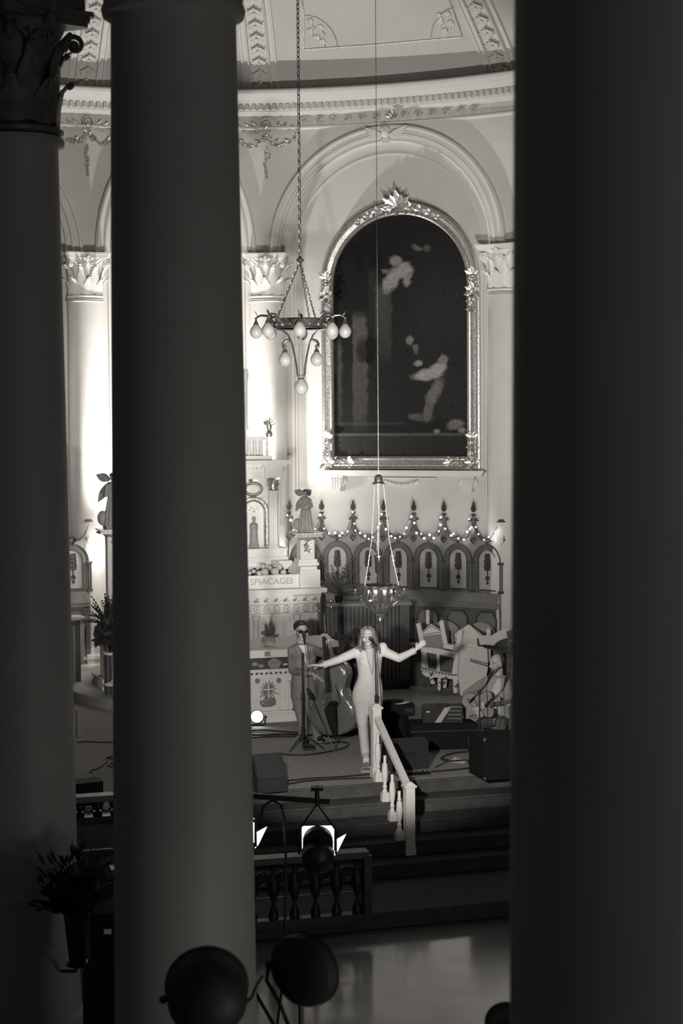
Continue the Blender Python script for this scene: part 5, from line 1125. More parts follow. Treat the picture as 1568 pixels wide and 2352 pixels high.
scroll(mb, (0, .0, hb+.17), Vector((0, 1, 0)), Vector((0, 0, 1)), .055, 1.6, -90, .022); mb.build('scroll_head', ebony, t)
for k in range(4): s_ = 1 if k % 2 else -1; mb = MB(MBs); z = hb-.01+.04*k; mb.cyl((s_*.02, .0, z), (s_*.075, .0, z), .008, n=8); mb.ell((s_*.085, 0, z), (.018, .006, .02), n=10); mb.build('tuning_peg', steel, t)
mb = MB(); mb.cyl(bt, end, .006, n=8); mb.ell(end+Vector((0, 0, .01)), .012); mb.cyl(bt-ax*.02, bt-ax*.05, .022, .014, n=10); mb.build('endpin', steel, t)
# bow quiver and slanted stand in front of the bass
a, b = V(704, 1580, YB-.45), Vector((V(771, 1712, YB-.3).x, YB-.3, .008)); t = thing('boom_microphone', 'thin slanted boom with a small microphone pointing at the bass', 'microphone', tuple(b))
mb = MB(); mb.cyl(a, b, .006, n=8); mb.build('boom', steel, t); mb = MB(); d = (b-a).normalized(); mb.cyl(a-d*.0, a+d*.06, .013, n=8); mb.cyl(a+d*.06, a+d*.17, .026, .02, n=10); mb.build('microphone_clip', black, t); mb = MB(); mb.ell(a, .014); mb.build('cable_tip', steel, t)
mb = MB(); p0, p1 = V(754, 1618, YB-.30), V(768, 1690, YB-.27); r = lambda q, w: None
lathe_body(mb, [(V(770, 1698, YB-.27), .012, .02, 0), (V(767, 1680, YB-.28), .04, .035, 0), (V(762, 1655, YB-.30), .062, .045, 0), (V(758, 1630, YB-.31), .078, .05, 0), (V(762, 1618, YB-.31), .05, .04, 0)])
for k in range(3): mb.ell(V(760+5*k, 1614, YB-.31), (.03, .03, .02))
tag_single(mb, 'bow_quiver', black_c, 'crumpled black pouch hanging in front of the upright bass', 'bag')
# bassist's microphone stand
f2 = atZ(695, 1722, 0); yb = f2.y
micstand('black microphone stand with floor tripod in front of the bassist', Vector((f2.x, yb, 0)), V(694, 1500, yb), (V(697, 1455, yb+.12), V(700, 1478, yb-.02)), tripod=True)
# ------------------------------------------------------------------ GUITARIST
Y3 = 23.2
def gp(px, py, dy=0.): return V(px, py, Y3+dy)
st = Vector((gp(1130, 1690).x, Y3, 0))
t = thing('person', 'bearded person seated with an electric guitar in a light grey suit', 'person', tuple(st))
sk = MB(); hc = gp(1140, 1524); L, R = headshape(sk, hc, (-.9, -.62, -.10), (0, 0, 1), 1.08)
sk.caps(gp(1145, 1540), gp(1143, 1562), .06, .066); sk.ell(gp(1140, 1590), (.13, .10, .2)); sk.ell(gp(1138, 1640), (.15, .11, .10))
rsh, lsh = gp(1108, 1570, -.02), gp(1172, 1570, .06); re, rw = gp(1071, 1594, -.26), gp(1089, 1619, -.49); le, lw = gp(1185, 1605, -.12), gp(1168, 1618, -.36)
sk.caps(rsh, re, .04, .036); sk.caps(re, rw, .036, .027); sk.caps(lsh, le, .04, .036); sk.caps(le, lw, .034, .026)
rh = gp(1092, 1624, -.52); hand(sk, rh, (.5, -.1, -.9), (.2, .9, -.2), 1.05, .35, 1, .06); lh = gp(1163, 1617, -.38); hand(sk, lh, (-.6, -.1, .25), (-.1, .4, .9), 1.05, .7, 1, .05)
kr, kl = gp(1085, 1664, -.40), gp(1150, 1664, -.45); hr_, hl_ = gp(1125, 1655, .05), gp(1152, 1655, .05); ar, al = atZ(1086, 1712, .08), atZ(1150, 1718, .08)
for a, b, c in ((hr_, kr, ar), (hl_, kl, al)): sk.caps(a, b, .07, .055); sk.caps(b, c, .05, .038)
clay('body', sk, .0065, skin, t, 2); eyes(L, R, 1.08, t); mouth(L, R, 1.08, t)
mb = MB(); mb.ell(L(0, .048, -.082), (.056, .056, .038), R); 
for s_ in (-1, 1): mb.caps(L(s_*.064, .0, -.035), L(s_*.035, .055, -.085), .020, .024)
mb.caps(L(-.022, .088, -.043), L(.022, .088, -.043), .007, .007)
clay('beard', mb, .006, mat('brown_beard', .09, .8), t, 1)
mb = MB(); mb.ell(L(0, -.042, .035), (.088, .079, .082), R, 16, 10); clay('hair', mb, .008, mat('short_brown_hair', .07, .8), t, 1)
mb = MB(); mb.tube([L(.083, -.005, -.02), L(.088, -.03, .03), L(.06, -.075, .085)], .003, 6); mb.tube([L(.082, -.005, -.02), L(.075, -.03, -.08), gp(1152, 1585, -.05)], .003, 6); mb.build('earpiece_cable', shirt, t)
su = MB()
def rowg(py, xl, xr, dpt, dy=0.): a = gp(xl, py, dy); b = gp(xr, py, dy); return ((a+b)/2, (b-a).length/2, dpt, -.25)
lathe_body(su, [rowg(1550, 1128, 1158, .065), rowg(1557, 1108, 1172, .10), rowg(1575, 1101, 1178, .12), rowg(1600, 1108, 1174, .13), rowg(1625, 1110, 1172, .14), rowg(1648, 1106, 1174, .15)])
su.caps(rsh, re, .068, .056, 12); su.caps(re, rw, .056, .042, 12); su.caps(lsh, le, .066, .056, 12); su.caps(le, lw, .05, .04, 12); clay('jacket', su, .011, suit2, t, 4)
mb = MB()
for a, b, c in ((hr_, kr, ar), (hl_, kl, al)): mb.caps(a, b, .10, .078, 14); mb.caps(b, c, .075, .06, 14)
clay('trousers', mb, .011, suit, t, 3)
mb = MB(); pts = [gp(1141, 1560, -.13), gp(1149, 1558, -.11), gp(1149, 1600, -.16), gp(1148, 1640, -.18), gp(1118, 1640, -.20), gp(1122, 1600, -.19)]; mb.add(pts+[p+Vector((0, .06, 0)) for p in pts], [(0, 1, 2, 3, 4, 5), (11, 10, 9, 8, 7, 6)]+[(i, i+6, (i+1) % 6+6, (i+1) % 6) for i in range(6)]); mb.build('shirt', shirt, t)
for an in (ar, al): mb = MB(); g = Vector((an.x, an.y, 0)); mb.caps(g+Vector((0, .02, .045)), g+Vector((-.04, -.16, .035)), .045, .035); mb.box(g+Vector((-.02, -.06, .012)), (.09, .27, .024)); clay('shoe', mb, .008, black_g, t, 2)
t = thing('stool', 'small dark stool under the seated guitarist', 'stool', (st.x, st.y+.02, 0)); zs_ = gp(1138, 1664).z-.0
mb = MB(Matrix.Translation((st.x+.05, st.y+.05, 0))); mb.lathe([(0, zs_-.07), (.17, zs_-.07), (.18, zs_-.04), (.17, zs_-.01), (0, zs_-.01)], (0, 0, 0), 24); mb.build('seat', black, t)
for k in range(4): a = math.pi/4+k*math.pi/2; mb = MB(Matrix.Translation((st.x+.05, st.y+.05, 0))); mb.cyl((.11*math.cos(a), .11*math.sin(a), zs_-.07), (.17*math.cos(a), .17*math.sin(a), 0), .012, n=8); mb.build('leg', steel, t)
# guitar (hollow body, two horns)
gc = gp(1098, 1622, -.42); gx_ = (gp(1160, 1608, -.42)-gp(1098, 1618, -.42)).normalized(); gf = Vector((-.15, -1, .12)); gf = (gf-gx_*gf.dot(gx_)).normalized(); gu = gx_.cross(gf)*-1
if gu.z < 0: gu = -gu
MG = Matrix((gx_, -gf, gu)).transposed().to_4x4(); MG.translation = gc
t = thing('electric_guitar', 'pale hollow-body electric guitar on the lap of the seated person', 'guitar', tuple(gc+Vector((0, 0, -.2))))
P = []; ctrl = [(-.21, 0), (-.205, .10), (-.16, .175), (-.09, .19), (-.02, .165), (.03, .14), (.07, .15), (.12, .175), (.175, .165), (.20, .12), (.19, .07), (.15, .045), (.15, -.04), (.185, -.055), (.20, -.10), (.175, -.15), (.12, -.165), (.06, -.145), (.02, -.14), (-.03, -.17), (-.10, -.195), (-.17, -.17), (-.205, -.10)]
for i in range(len(ctrl)):
    p0, p1, p2, p3 = [Vector(ctrl[(i+j-1) % len(ctrl)]) for j in range(4)]
    for s_ in (0, .33, .66): P.append(tuple(.5*((2*p1)+(p2-p0)*s_+(2*p0-5*p1+4*p2-p3)*s_*s_+(3*p1-p0-3*p2+p3)*s_**3)))
mb = MB(MG); mb.prism(P, -.025, .025); mb.build('body', guitar_m, t, angle=30)
mb = MB(MG); mb.tube([(x*1.005, -.025, z*1.005) for x, z in P], .005, 5, closed=True); mb.tube([(x*1.005, .025, z*1.005) for x, z in P], .005, 5, closed=True); mb.build('binding', black, t)
mb = MB(MG); mb.beam((.10, -.03, 0), (.62, -.03, .0), .05, .022, up=(0, 1, 0)); nk = mb.build('neck', ebony, t)
mb = MB(MG)
for k in range(16): x = .13+.46*(1-.945**k)/(1-.945**16); mb.bb(x-.0015, x+.0015, -.044, -.04, -.024, .024)
sub(mb, 'frets', steel, nk)
mb = MB(MG); mb.prism([(.62, -.03), (.76, -.045), (.77, .04), (.62, .03)], -.035, -.018); mb.build('headstock', ebony, t)
for x in (.06, -.06): mb = MB(MG); mb.bb(x-.02, x+.02, -.036, -.024, -.045, .045); mb.build('pickup', silver_t, t)
mb = MB(MG); mb.bb(-.115, -.10, -.045, -.024, -.045, .045); mb.build('bridge', steel, t)
for z in (.11, -.11): mb = MB(MG); mb.tube([(-.02, -.027, z), (-.06, -.027, z*1.05), (-.09, -.027, z*.95), (-.13, -.027, z)], [.008, .006, .006, .008], 6); mb.build('sound_hole', black, t)
for k in range(4): mb = MB(MG); mb.lathe([(.0, 0), (.012, 0), (.011, .014), (0, .015)], (-.14+.035*k, -.025, -.12-.012*k+(.0)), 12, R=Matrix.Rotation(math.pi/2, 3, 'X')); mb.build('knob', black, t)
f3 = atZ(1101, 1752, 0)
micstand('black microphone stand in front of the seated guitarist', Vector((f3.x, f3.y, 0)), V(1101, 1590, f3.y), (V(1127, 1549, f3.y+.25), V(1117, 1572, f3.y+.12)), boom=(V(1088, 1603, f3.y-.05), V(1117, 1572, f3.y+.12)), R_=.15)
# ================================================================== SANCTUARY FURNITURE
# presider's throne: posts, pediment back, arms, decorated skirt
tc = atZ(1012, 1596, 0); TF = Fr(tc.x, tc.y, -12)
def P2(px, py, ly=0.): return TF.px(px, py, ly)
t = thing('throne_chair', 'pale painted throne chair with triangular pediment behind the singer\'s hand', 'chair', tuple(TF.o), TF.yaw); M_ = TF.M
def pl(pts, ly0, ly1, name, m_, par=t):
    mb = MB(M_); q = [P2(px, py, ly0) for px, py in pts]; mb.prism(q, ly0, ly1); return (sub if par is not t else lambda m2, n2, mm, pp: m2.build(n2, mm, pp))(mb, name, m_, par)
D0, D1 = 0., .55
for pts, l0, l1 in (([(955, 1433), (964, 1431), (976, 1485), (980, 1534), (968, 1534), (966, 1490)], .45, .53), ([(1008, 1427), (1017, 1425), (1027, 1478), (1018, 1482)], .45, .53), ([(1052, 1449), (1061, 1449), (1056, 1500), (1049, 1548), (1037, 1548), (1045, 1500)], 0, .08)):
    mb = MB(M_); q = [P2(px, py, l0) for px, py in pts]; mb.prism(q, l0, l1); a = q[0]; b = q[1]; mb.cyl(((a[0]+b[0])/2, l0+.03, max(a[1], b[1])), ((a[0]+b[0])/2, l0+.03, max(a[1], b[1])+.035), .006, .003, 6); mb.build('post', altar_w, t)
bk = pl([(968, 1453), (989, 1433), (1015, 1450), (1014, 1456), (969, 1461)], .46, .50, 'pediment', altar_w)
mb = MB(M_)
for a, b in (((970, 1454), (989, 1437)), ((989, 1437), (1012, 1450)), ((971, 1458), (1013, 1452))):
    a, b = P2(*a, .45), P2(*b, .45); mb.tube([(a[0], .455, a[1]), (b[0], .455, b[1])], .008, 6)
sub(mb, 'painted_border', relief, bk)
bk = pl([(971, 1460), (1013, 1456), (1020, 1490), (976, 1488)], .47, .50, 'back_panel', relief)
mb = MB(M_); a = P2(988, 1474, .46); scroll(mb, (a[0], .465, a[1]), Vector((1, 0, 0)), Vector((0, 0, 1)), .07, 1.2, 80, .008); b = P2(1003, 1472, .46); mb.tube([(b[0]-.05, .465, b[1]+.08), (b[0], .465, b[1]), (b[0]+.06, .465, b[1]-.08)], .008, 6); sub(mb, 'painted_figure', silver_t, bk)
pl([(965, 1487), (1003, 1490), (1047, 1502), (1046, 1512), (1000, 1502), (966, 1497)], -.02, .10, 'arm_rail', altar_w)
pl([(1018, 1478), (1048, 1484), (1047, 1494), (1018, 1489)], .40, .5, 'rear_arm_rail', altar_w)
pl([(969, 1497), (978, 1498), (983, 1534), (972, 1533)], 0, .06, 'arm_post', altar_w); pl([(1002, 1502), (1009, 1503), (1010, 1546), (1003, 1545)], 0, .06, 'arm_post', altar_w)
for pts in ([(978, 1500), (1003, 1503), (1003, 1536), (984, 1533)], [(1009, 1507), (1043, 1513), (1038, 1544), (1010, 1540)]):
    o = pl(pts, .04, .07, 'pierced_panel', band_d); mb = MB(M_); xs = [P2(px, (pts[0][1]+pts[2][1])/2, .03) for px in range(pts[0][0]+6, pts[1][0]-3, 6)]
    for (x, z) in xs:
        mb.lathe([(.004, z-.09), (.012, z-.05), (.005, z), (.012, z+.04), (.004, z+.08)], (x, .035, 0), 8)
    sub(mb, 'spindles', emblem, o)
sk_ = pl([(966, 1535), (1003, 1540), (1042, 1549), (1078, 1545), (1080, 1555), (1062, 1562), (1040, 1560), (1000, 1556), (985, 1560), (970, 1548)], -.02, .5, 'seat_skirt', altar_w)
mb = MB(M_)
for k in range(15):
    q = k/14; px = 970+q*106; py = 1540+q*14-max(0, (px-1042))*.33; x, z = P2(px, py, -.03); mb.box((x, -.022, z-.012), (.022, .006, .022), Matrix.Rotation(.7, 3, 'Y'))
a, b, c = P2(967, 1536, -.03), P2(1042, 1551, -.03), P2(1078, 1547, -.03); mb.tube([(p[0], -.024, p[1]) for p in (a, b, c)], .006, 5)
sub(mb, 'painted_chain_border', band_d, sk_)['kind'] = 'stuff'
mb = MB(M_)
for (px, py) in ((986, 1553), (1018, 1562), (1053, 1570)):
    x, z = P2(px, py, -.04); scroll(mb, (x+.03, -.03, z+.02), Vector((1, 0, 0)), Vector((0, 0, 1)), .035, 1.1, 0, .009); scroll(mb, (x-.03, -.03, z-.03), Vector((1, 0, 0)), Vector((0, 0, 1)), .035, 1.1, 180, .009)
sub(mb, 'painted_scrolls', band_d, sk_)
for pts in ([(1005, 1556), (1012, 1557), (1011, 1586), (1005, 1585)], [(1040, 1560), (1050, 1560), (1049, 1592), (1041, 1592)], [(985, 1556), (992, 1557), (1000, 1570), (990, 1572)], [(1017, 1560), (1026, 1560), (1024, 1580), (1017, 1580)]): pl(pts, .0 if pts[0][0] in (1005, 1040) else .4, .07 if pts[0][0] in (1005, 1040) else .47, 'leg', altar_w)
# ambo / reading desk with folded top
af = atZ(1090, 1598, 0); AF = Fr(af.x, af.y, 8)
def P3(px, py, ly=0.): return AF.px(px, py, ly)
t = thing('reading_desk', 'large pale reading desk with peaked top beside the throne chair', 'lectern', tuple(AF.o), AF.yaw); M_ = AF.M
q = [P3(*p) for p in ((1056, 1488), (1118, 1484), (1120, 1535), (1108, 1598), (1058, 1598), (1052, 1550))]; mb = MB(M_); mb.prism(q, .0, .5); mb.build('cabinet', altar_w, t)
mb = MB(M_); a, b, c, d = P3(1056, 1480, .02), P3(1118, 1476, .02), P3(1122, 1468, .6), P3(1088, 1447, .6); e_ = P3(1062, 1470, .5)
mb.add([(a[0], -.02, a[1]), (b[0], -.02, b[1]), (b[0]+.02, .5, b[1]+.08), ((a[0]+b[0])/2+.05, .6, b[1]+.22), (a[0], .45, a[1]+.10)]+[(a[0], -.02, a[1]-.05), (b[0], -.02, b[1]-.05), (b[0]+.02, .5, b[1]), ((a[0]+b[0])/2+.05, .6, b[1]+.1), (a[0], .45, a[1])], [(0, 1, 2, 3, 4), (9, 8, 7, 6, 5), (0, 5, 6, 1), (1, 6, 7, 2), (2, 7, 8, 3), (3, 8, 9, 4), (4, 9, 5, 0)]); mb.build('sloping_top', cloth_w, t)
mb = MB(M_)
for k in range(9): q_ = k/8; x, z = P3(1081+q_*36, 1518+q_*11, -.0); mb.box((x, -.004, z), (.02, .008, .03), Matrix.Rotation(.5, 3, 'Y'))
a, b = P3(1078, 1516), P3(1118, 1527); mb.tube([(a[0], -.006, a[1]+.02), (b[0], -.006, b[1]+.02)], .006, 5); a, b = P3(1072, 1487), P3(1112, 1483); mb.tube([(a[0], -.006, a[1]), (b[0], -.006, b[1])], .006, 5); mb.build('painted_border', band_d, t)['kind'] = 'stuff'
p0 = P3(1121, 1445, .3); mb = MB(M_); a = P3(1121, 1444, .3); b = P3(1121, 1475, .3); mb.bb(a[0]-.028, a[0]+.028, .27, .33, b[1]-.3, a[1]); mb.cyl((a[0], .3, a[1]), (a[0], .3, a[1]+.04), .006, .003, 6); mb.build('corner_post', altar_w, t)
bq = V(1130, 1470, AF.o.y-.15); t = thing('open_book', 'open book with curling white pages on the stand above the guitarist\'s head', 'book', tuple(bq)); MQ = Matrix.Translation(bq)
mb = MB(MQ)
for s_, (w, ht) in ((-1, (.20, .10)), (1, (.22, .10))):
    for k in range(5):
        vs = []
        for i in range(7): q_ = i/6; x = s_*w*q_; z = ht*math.sin(q_*2.0)*(.35+.12*k)*(1 if s_ > 0 else .5)-.012*k+(.07*q_ if s_ > 0 else -.02*q_); vs += [(x, -.14+.02*k, z-.05), (x, .14, z+.05)]
        n = len(vs); vs += [(p[0], p[1], p[2]-.003) for p in vs]; fs = [(2*i, 2*i+1, 2*i+3, 2*i+2) for i in range(6)]+[(n+2*i+2, n+2*i+3, n+2*i+1, n+2*i) for i in range(6)]+[(0, 2, n+2, n)]; mb.add(vs, fs)
mb.build('pages', paper, t); mb = MB(MQ); mb.box((0, 0, -.06), (.46, .26, .012), Matrix.Rotation(.12, 3, 'Y') @ Matrix.Rotation(.3, 3, 'X')); mb.build('cover', black, t)
t = thing('book_stand', 'dark slanted book stand holding the open book', 'stand', (bq.x+.12, bq.y+.1, 0)); MQ = Matrix.Translation(Vector((bq.x+.12, bq.y+.1, 0)))
mb = MB(MQ); mb.box((0, 0, bq.z-.13), (.50, .30, .02), Matrix.Rotation(.25, 3, 'Y') @ Matrix.Rotation(.25, 3, 'X')); mb.build('desk', wood_d, t); mb = MB(MQ); mb.cyl((0, 0, 0), (0, 0, bq.z-.13), .03, n=12); mb.lathe([(0, 0), (.18, 0), (.17, .03), (.04, .06)], (0, 0, 0), 20); mb.build('pedestal', wood_d, t)
# two slatted oak armchairs at the panelling
def armchair(o, yaw, lab):
    t = thing('oak_armchair', lab, 'chair', (o.x, o.y, 0), yaw, 'oak armchairs at the choir panelling'); Mx = Matrix.Translation((o.x, o.y, 0)) @ Matrix.Rotation(yaw, 4, 'Z')
    mb = MB(Mx); q = arc(0, .78, .25, .22, 0, 180, 20); P = [(.25, .42)]+[(p[0], p[1]) for p in q]+[(-.25, .42), (-.19, .42)]+[(p[0], p[1]) for p in arc(0, .74, .18, .12, 180, 0, 16)]+[(.19, .42)]
    mb.prism(P, .20, .235); mb.build('back_frame', oak_c, t)
    for k in range(4): mb = MB(Mx); x = -.12+.08*k; mb.bb(x-.018, x+.018, .21, .23, .44, .85); mb.build('back_slat', oak_c, t)
    mb = MB(Mx); mb.bb(-.26, .26, -.26, .24, .40, .45); mb.build('seat', wood_d, t)
    for s_ in (-1, 1):
        mb = MB(Mx); mb.bb(s_*.23, s_*.29, -.26, .22, .64, .67); mb.build('armrest', wood_m, t)
        for y in (-.23, .21): mb = MB(Mx); mb.bb(s_*.235, s_*.28, y-.022, y+.022, 0, .64); mb.build('leg', wood_m, t)
    return t
o = V(1012, 1500, 27.86); armchair(o, math.radians(-24), 'oak armchair behind the throne chair pediment'); o = V(1092, 1500, 27.62); armchair(o, math.radians(-30), 'oak armchair behind the reading desk, right of the other one')
t = thing('sanctuary_bench', 'low wooden bench rail in front of the oak armchairs', 'bench', tuple(Vector((V(1040, 1500, 27.5).x, 27.5, 0))), math.radians(-14)); MX = WM[t.name]
mb = MB(MX); mb.bb(-.75, .9, -.03, .03, .66, .70); mb.build('top_rail', wood_m, t); mb = MB(MX); mb.bb(-.73, .88, -.01, .01, .0, .66); mb.build('front_board', wood_d, t)
# candlestick behind the throne
o = V(982, 1430, 27.62); t = thing('altar_candle', 'white candle on a slim stand just above the throne chair pediment', 'candle', (o.x, o.y, 0)); mb = MB(); mb.lathe([(.09, 0), (.08, .03), (.015, .08), (.012, .6), (.02, V(982, 1434, 27.62).z)], (o.x, o.y, 0), 16); mb.build('stand', brass, t); mb = MB(); mb.cyl(V(982, 1433, 27.62), V(982, 1401, 27.62), .028, .028, 16); mb.build('candle', white, t)
# ------------------------------------------------------------------ plants
def plant(lab, o, h, spread, n, m_, pot=.18, potm=None, kind='fern', leafL=.35, name='potted_plant'):
    t = thing(name, lab, 'plant', tuple(o)); mb = MB(Matrix.Translation(o)); mb.lathe([(0, 0), (pot*.7, 0), (pot, pot*1.4), (pot*1.05, pot*1.5), (pot*.9, pot*1.5), (0, pot*1.4)], (0, 0, 0), 20); mb.build('pot', potm or black, t)
    mb = MB(Matrix.Translation(o))
    for k in range(n):
        a = random.uniform(0, 6.28)
        if kind == 'fern':
            e = random.uniform(.25, 1.4); L_ = h*random.uniform(.6, 1); d = Vector((math.cos(a)*math.cos(e), math.sin(a)*math.cos(e), math.sin(e))); P = [Vector((0, 0, pot*1.4))]
            for i in range(1, 8): q = i/7; P.append(P[0]+d*L_*q+Vector((0, 0, -L_*.35*q*q*math.cos(e)))); 
            mb.tube(P, .004, 4)
            for i in range(1, 8):
                for s_ in (-1, 1): mb.leaf(P[i], (d.cross(Vector((0, 0, 1)))*s_+d*.5), (0, 0, 1), .09*(1.2-i/8), .025, .2, seg=3)
        else:
            r_ = spread*random.random()**.5; p = Vector((math.cos(a)*r_, math.sin(a)*r_, pot*1.4+h*random.random()*(1-.5*(r_/spread)**2))); mb.leaf(p, (random.uniform(-1, 1), random.uniform(-1, 1), random.uniform(-.5, 1)), (random.uniform(-.3, .3), -1, .5), leafL*random.uniform(.5, 1), leafL*.45, .4, seg=3)
    if kind != 'fern':
        for k in range(7): a = k*.9; mb.tube([(0, 0, pot), (spread*.3*math.cos(a), spread*.3*math.sin(a), pot+h*.4), (spread*.5*math.cos(a), spread*.5*math.sin(a), pot+h*.8)], .012, 5)
    mb.build('leaves', m_, t); return t
o = V(778, 1384, 27.55); plant('grey feathery fern on the ledge of the slatted front', Vector((o.x, FS.loc(FS.px(778, 1386, .12)[0], .12).y, z1 if False else FS.px(778, 1386)[1])), .62, .3, 34, foliage2, pot=.07)
o = V(808, 1500, 23.55); plant('dark bushy potted plant behind the singer\'s head', Vector((o.x, 23.55, 0)), 1.15, .34, 330, foliage, pot=.2, kind='bush', leafL=.22)
o = V(246, 1398, 26.0); zt3 = 1.3
t = thing('plant_stand', 'tall plant stand between the two left nave columns', 'stand', (o.x, 26.0, 0)); mb = MB(Matrix.Translation((o.x, 26.0, 0))); mb.lathe([(.16, 0), (.14, .05), (.05, .1), (.05, .9), (.12, .98), (.14, 1.0), (0, 1.0)], (0, 0, 0), 16); mb.build('column', wood_d, t)
plant('dark spiky plant high on a stand between the left nave columns', Vector((o.x, 26.0, 1.0)), .62, .28, 40, foliage, pot=.16)
# small white pedestal and stand at left
o = atZ(262, 1573, .34); t = thing('pedestal_table', 'small white pedestal table between the left nave columns', 'table', tuple(o)); mb = MB(Matrix.Translation(o)); mb.lathe([(.15, 0), (.14, .02), (.05, .05), (.028, .1), (.022, .28)], (0, 0, 0), 20); mb.build('foot', white, t); mb = MB(Matrix.Translation(o)); mb.cyl((0, 0, .28), (0, 0, .45), .010, n=8); mb.build('stem', white, t); mb = MB(Matrix.Translation(o)); mb.lathe([(0, .44), (.10, .44), (.16, .47), (.16, .50), (0, .50)], (0, 0, 0), 20); mb.build('top', white, t); plant('dark round bush on the small white pedestal between the left nave columns', o+Vector((0, 0, .50)), .42, .26, 170, foliage, pot=.09, kind='bush', leafL=.16)
FL = Fr(*V(178, 1540, 27.2).xy, 30); t = thing('side_screen', 'slatted wooden front with ledge at the far left of the sanctuary', 'screen', tuple(FL.loc(0, 0, 0)), FL.yaw)
mb = MB(FL.M); mb.bb(-1.4, .12, -.08, .25, 1.16, 1.21); mb.build('ledge', wood_l, t); mb = MB(FL.M); mb.bb(-1.4, .08, .06, .18, 0, 1.16); mb.build('back_board', wood_d, t)
for k in range(14): mb = MB(FL.M); x = -1.36+.1*k; mb.bb(x-.02, x+.02, -.02, .06, .06, 1.16); mb.build('slat', wood_m, t)
# ================================================================== STAGE EQUIPMENT
def wedge(o, yaw, w, d, h, lab):
    t = thing('monitor_speaker', lab, 'speaker', (o.x, o.y, o.z), yaw, 'stage monitor wedges'); Mx = WM[t.name]
    mb = MB(Mx); pr = [(0, 0), (d, 0), (d, h*.35), (d*.45, h), (0, h*.92)]
    vs = [(-w/2, y, z) for y, z in pr]+[(w/2, y, z) for y, z in pr]; mb.add(vs, [(0, 1, 2, 3, 4), (9, 8, 7, 6, 5)]+[(i, i+5, (i+1) % 5+5, (i+1) % 5) for i in range(5)]); mb.build('cabinet', case_m, t, angle=20)
    mb = MB(Mx); a = Vector((0, d, h*.35)); b = Vector((0, d*.45, h)); n = Vector((0, (h*.65), d*.55)).normalized(); c = (a+b)/2+n*.006; mb.box(c, (w*.92, (a-b).length*.9, .012), Matrix((Vector((1, 0, 0)), (a-b).normalized(), n)).transposed()); mb.build('grille', grille, t)
    mb = MB(Mx); mb.bb(-w*.18, w*.18, -.012, .0, h*.45, h*.6); mb.build('handle', black, t); return t
o = atZ(936, 1768, 0); wedge(o, math.radians(16), .54, .42, .36, 'large dark monitor wedge facing the singer, right of the stair railing')
o = atZ(604, 1806, 0); wedge(o, math.radians(200), .36, .36, .42, 'dark monitor speaker with a glint at the left edge of the stage floor')
o = atZ(640, 1745, 0); 
o = atZ(1150, 1790, 0); t = thing('amplifier_stack', 'tall black equipment case at the right edge of the stage', 'case', tuple(o), .28); Mx = WM[t.name]
mb = MB(Mx); mb.bb(-.22, .5, 0, .5, 0, .5); mb.build('cabinet', black_c, t); mb = MB(Mx); 
for (x, z) in ((-.2, .02), (.48, .02), (-.2, .48), (.48, .48)): mb.ell((x, 0, z), .025)
mb.build('corner_caps', steel, t)['kind'] = 'stuff'; mb = MB(Mx); mb.lathe([(.0, 0), (.03, 0), (.03, .02), (0, .02)], (.05, -.0, .38), 12, R=Matrix.Rotation(math.pi/2, 3, 'X')); mb.build('latch', steel, t)
o = atZ(1018, 1722, 0); t = thing('equipment_case', 'long black case lying on the stage under the amplifier', 'case', tuple(o), .12); Mx = WM[t.name]
hz = CAMZ-(1668-950)/FPX*(o.y+.05); mb = MB(Mx); mb.bb(-.42, .42, 0, .42, .0, hz); mb.build('case', black_c, t); mb = MB(Mx); mb.bb(-.43, .43, -.005, .425, hz*.7, hz*.7+.02); mb.build('rim', black, t)
za = hz; ya = o.y+.08
t = thing('guitar_amplifier', 'black guitar amplifier crossed by a diagonal pale strip', 'amplifier', (o.x, ya, za), .0); mb = MB(Matrix.Translation((o.x, ya, za)))
wA = (V(1064, 1650, ya).x-V(972, 1650, ya).x)/2; zh = V(1018, 1624, ya).z-za; mb.bb(-wA, wA, 0, .28, 0, zh); mb.build('cabinet', case_m, t)
mb = MB(Matrix.Translation((o.x, ya, za))); x0_, x1_ = V(998, 1668, ya).x-o.x, V(1021, 1625, ya).x-o.x; vs = [(x0_, -.006, .005), (x0_+.08, -.006, .005), (x1_+.08, -.006, zh-.005), (x1_, -.006, zh-.005)]; mb.add(vs+[(p[0], -.001, p[2]) for p in vs], [(0, 1, 2, 3), (7, 6, 5, 4), (0, 4, 5, 1), (1, 5, 6, 2), (2, 6, 7, 3), (3, 7, 4, 0)]); mb.build('pale_strip', silver_t, t)
mb = MB(Matrix.Translation((o.x, ya, za))); mb.bb(-wA+.05, -wA+.09, -.006, 0, zh-.07, zh-.052); mb.build('badge', paper, t)
mb = MB(Matrix.Translation((o.x, ya, za)))
for k in range(4): mb.bb(wA-.20, wA-.02, -.008, 0, .05+.05*k, .065+.05*k)
mb.build('control_strip', bronze, t)['kind'] = 'stuff'; mb = MB(Matrix.Translation((o.x, ya, za))); mb.tube([(-.08, .14, zh), (-.07, .14, zh+.02), (.07, .14, zh+.02), (.08, .14, zh)], .007, 6); mb.build('handle', black, t)
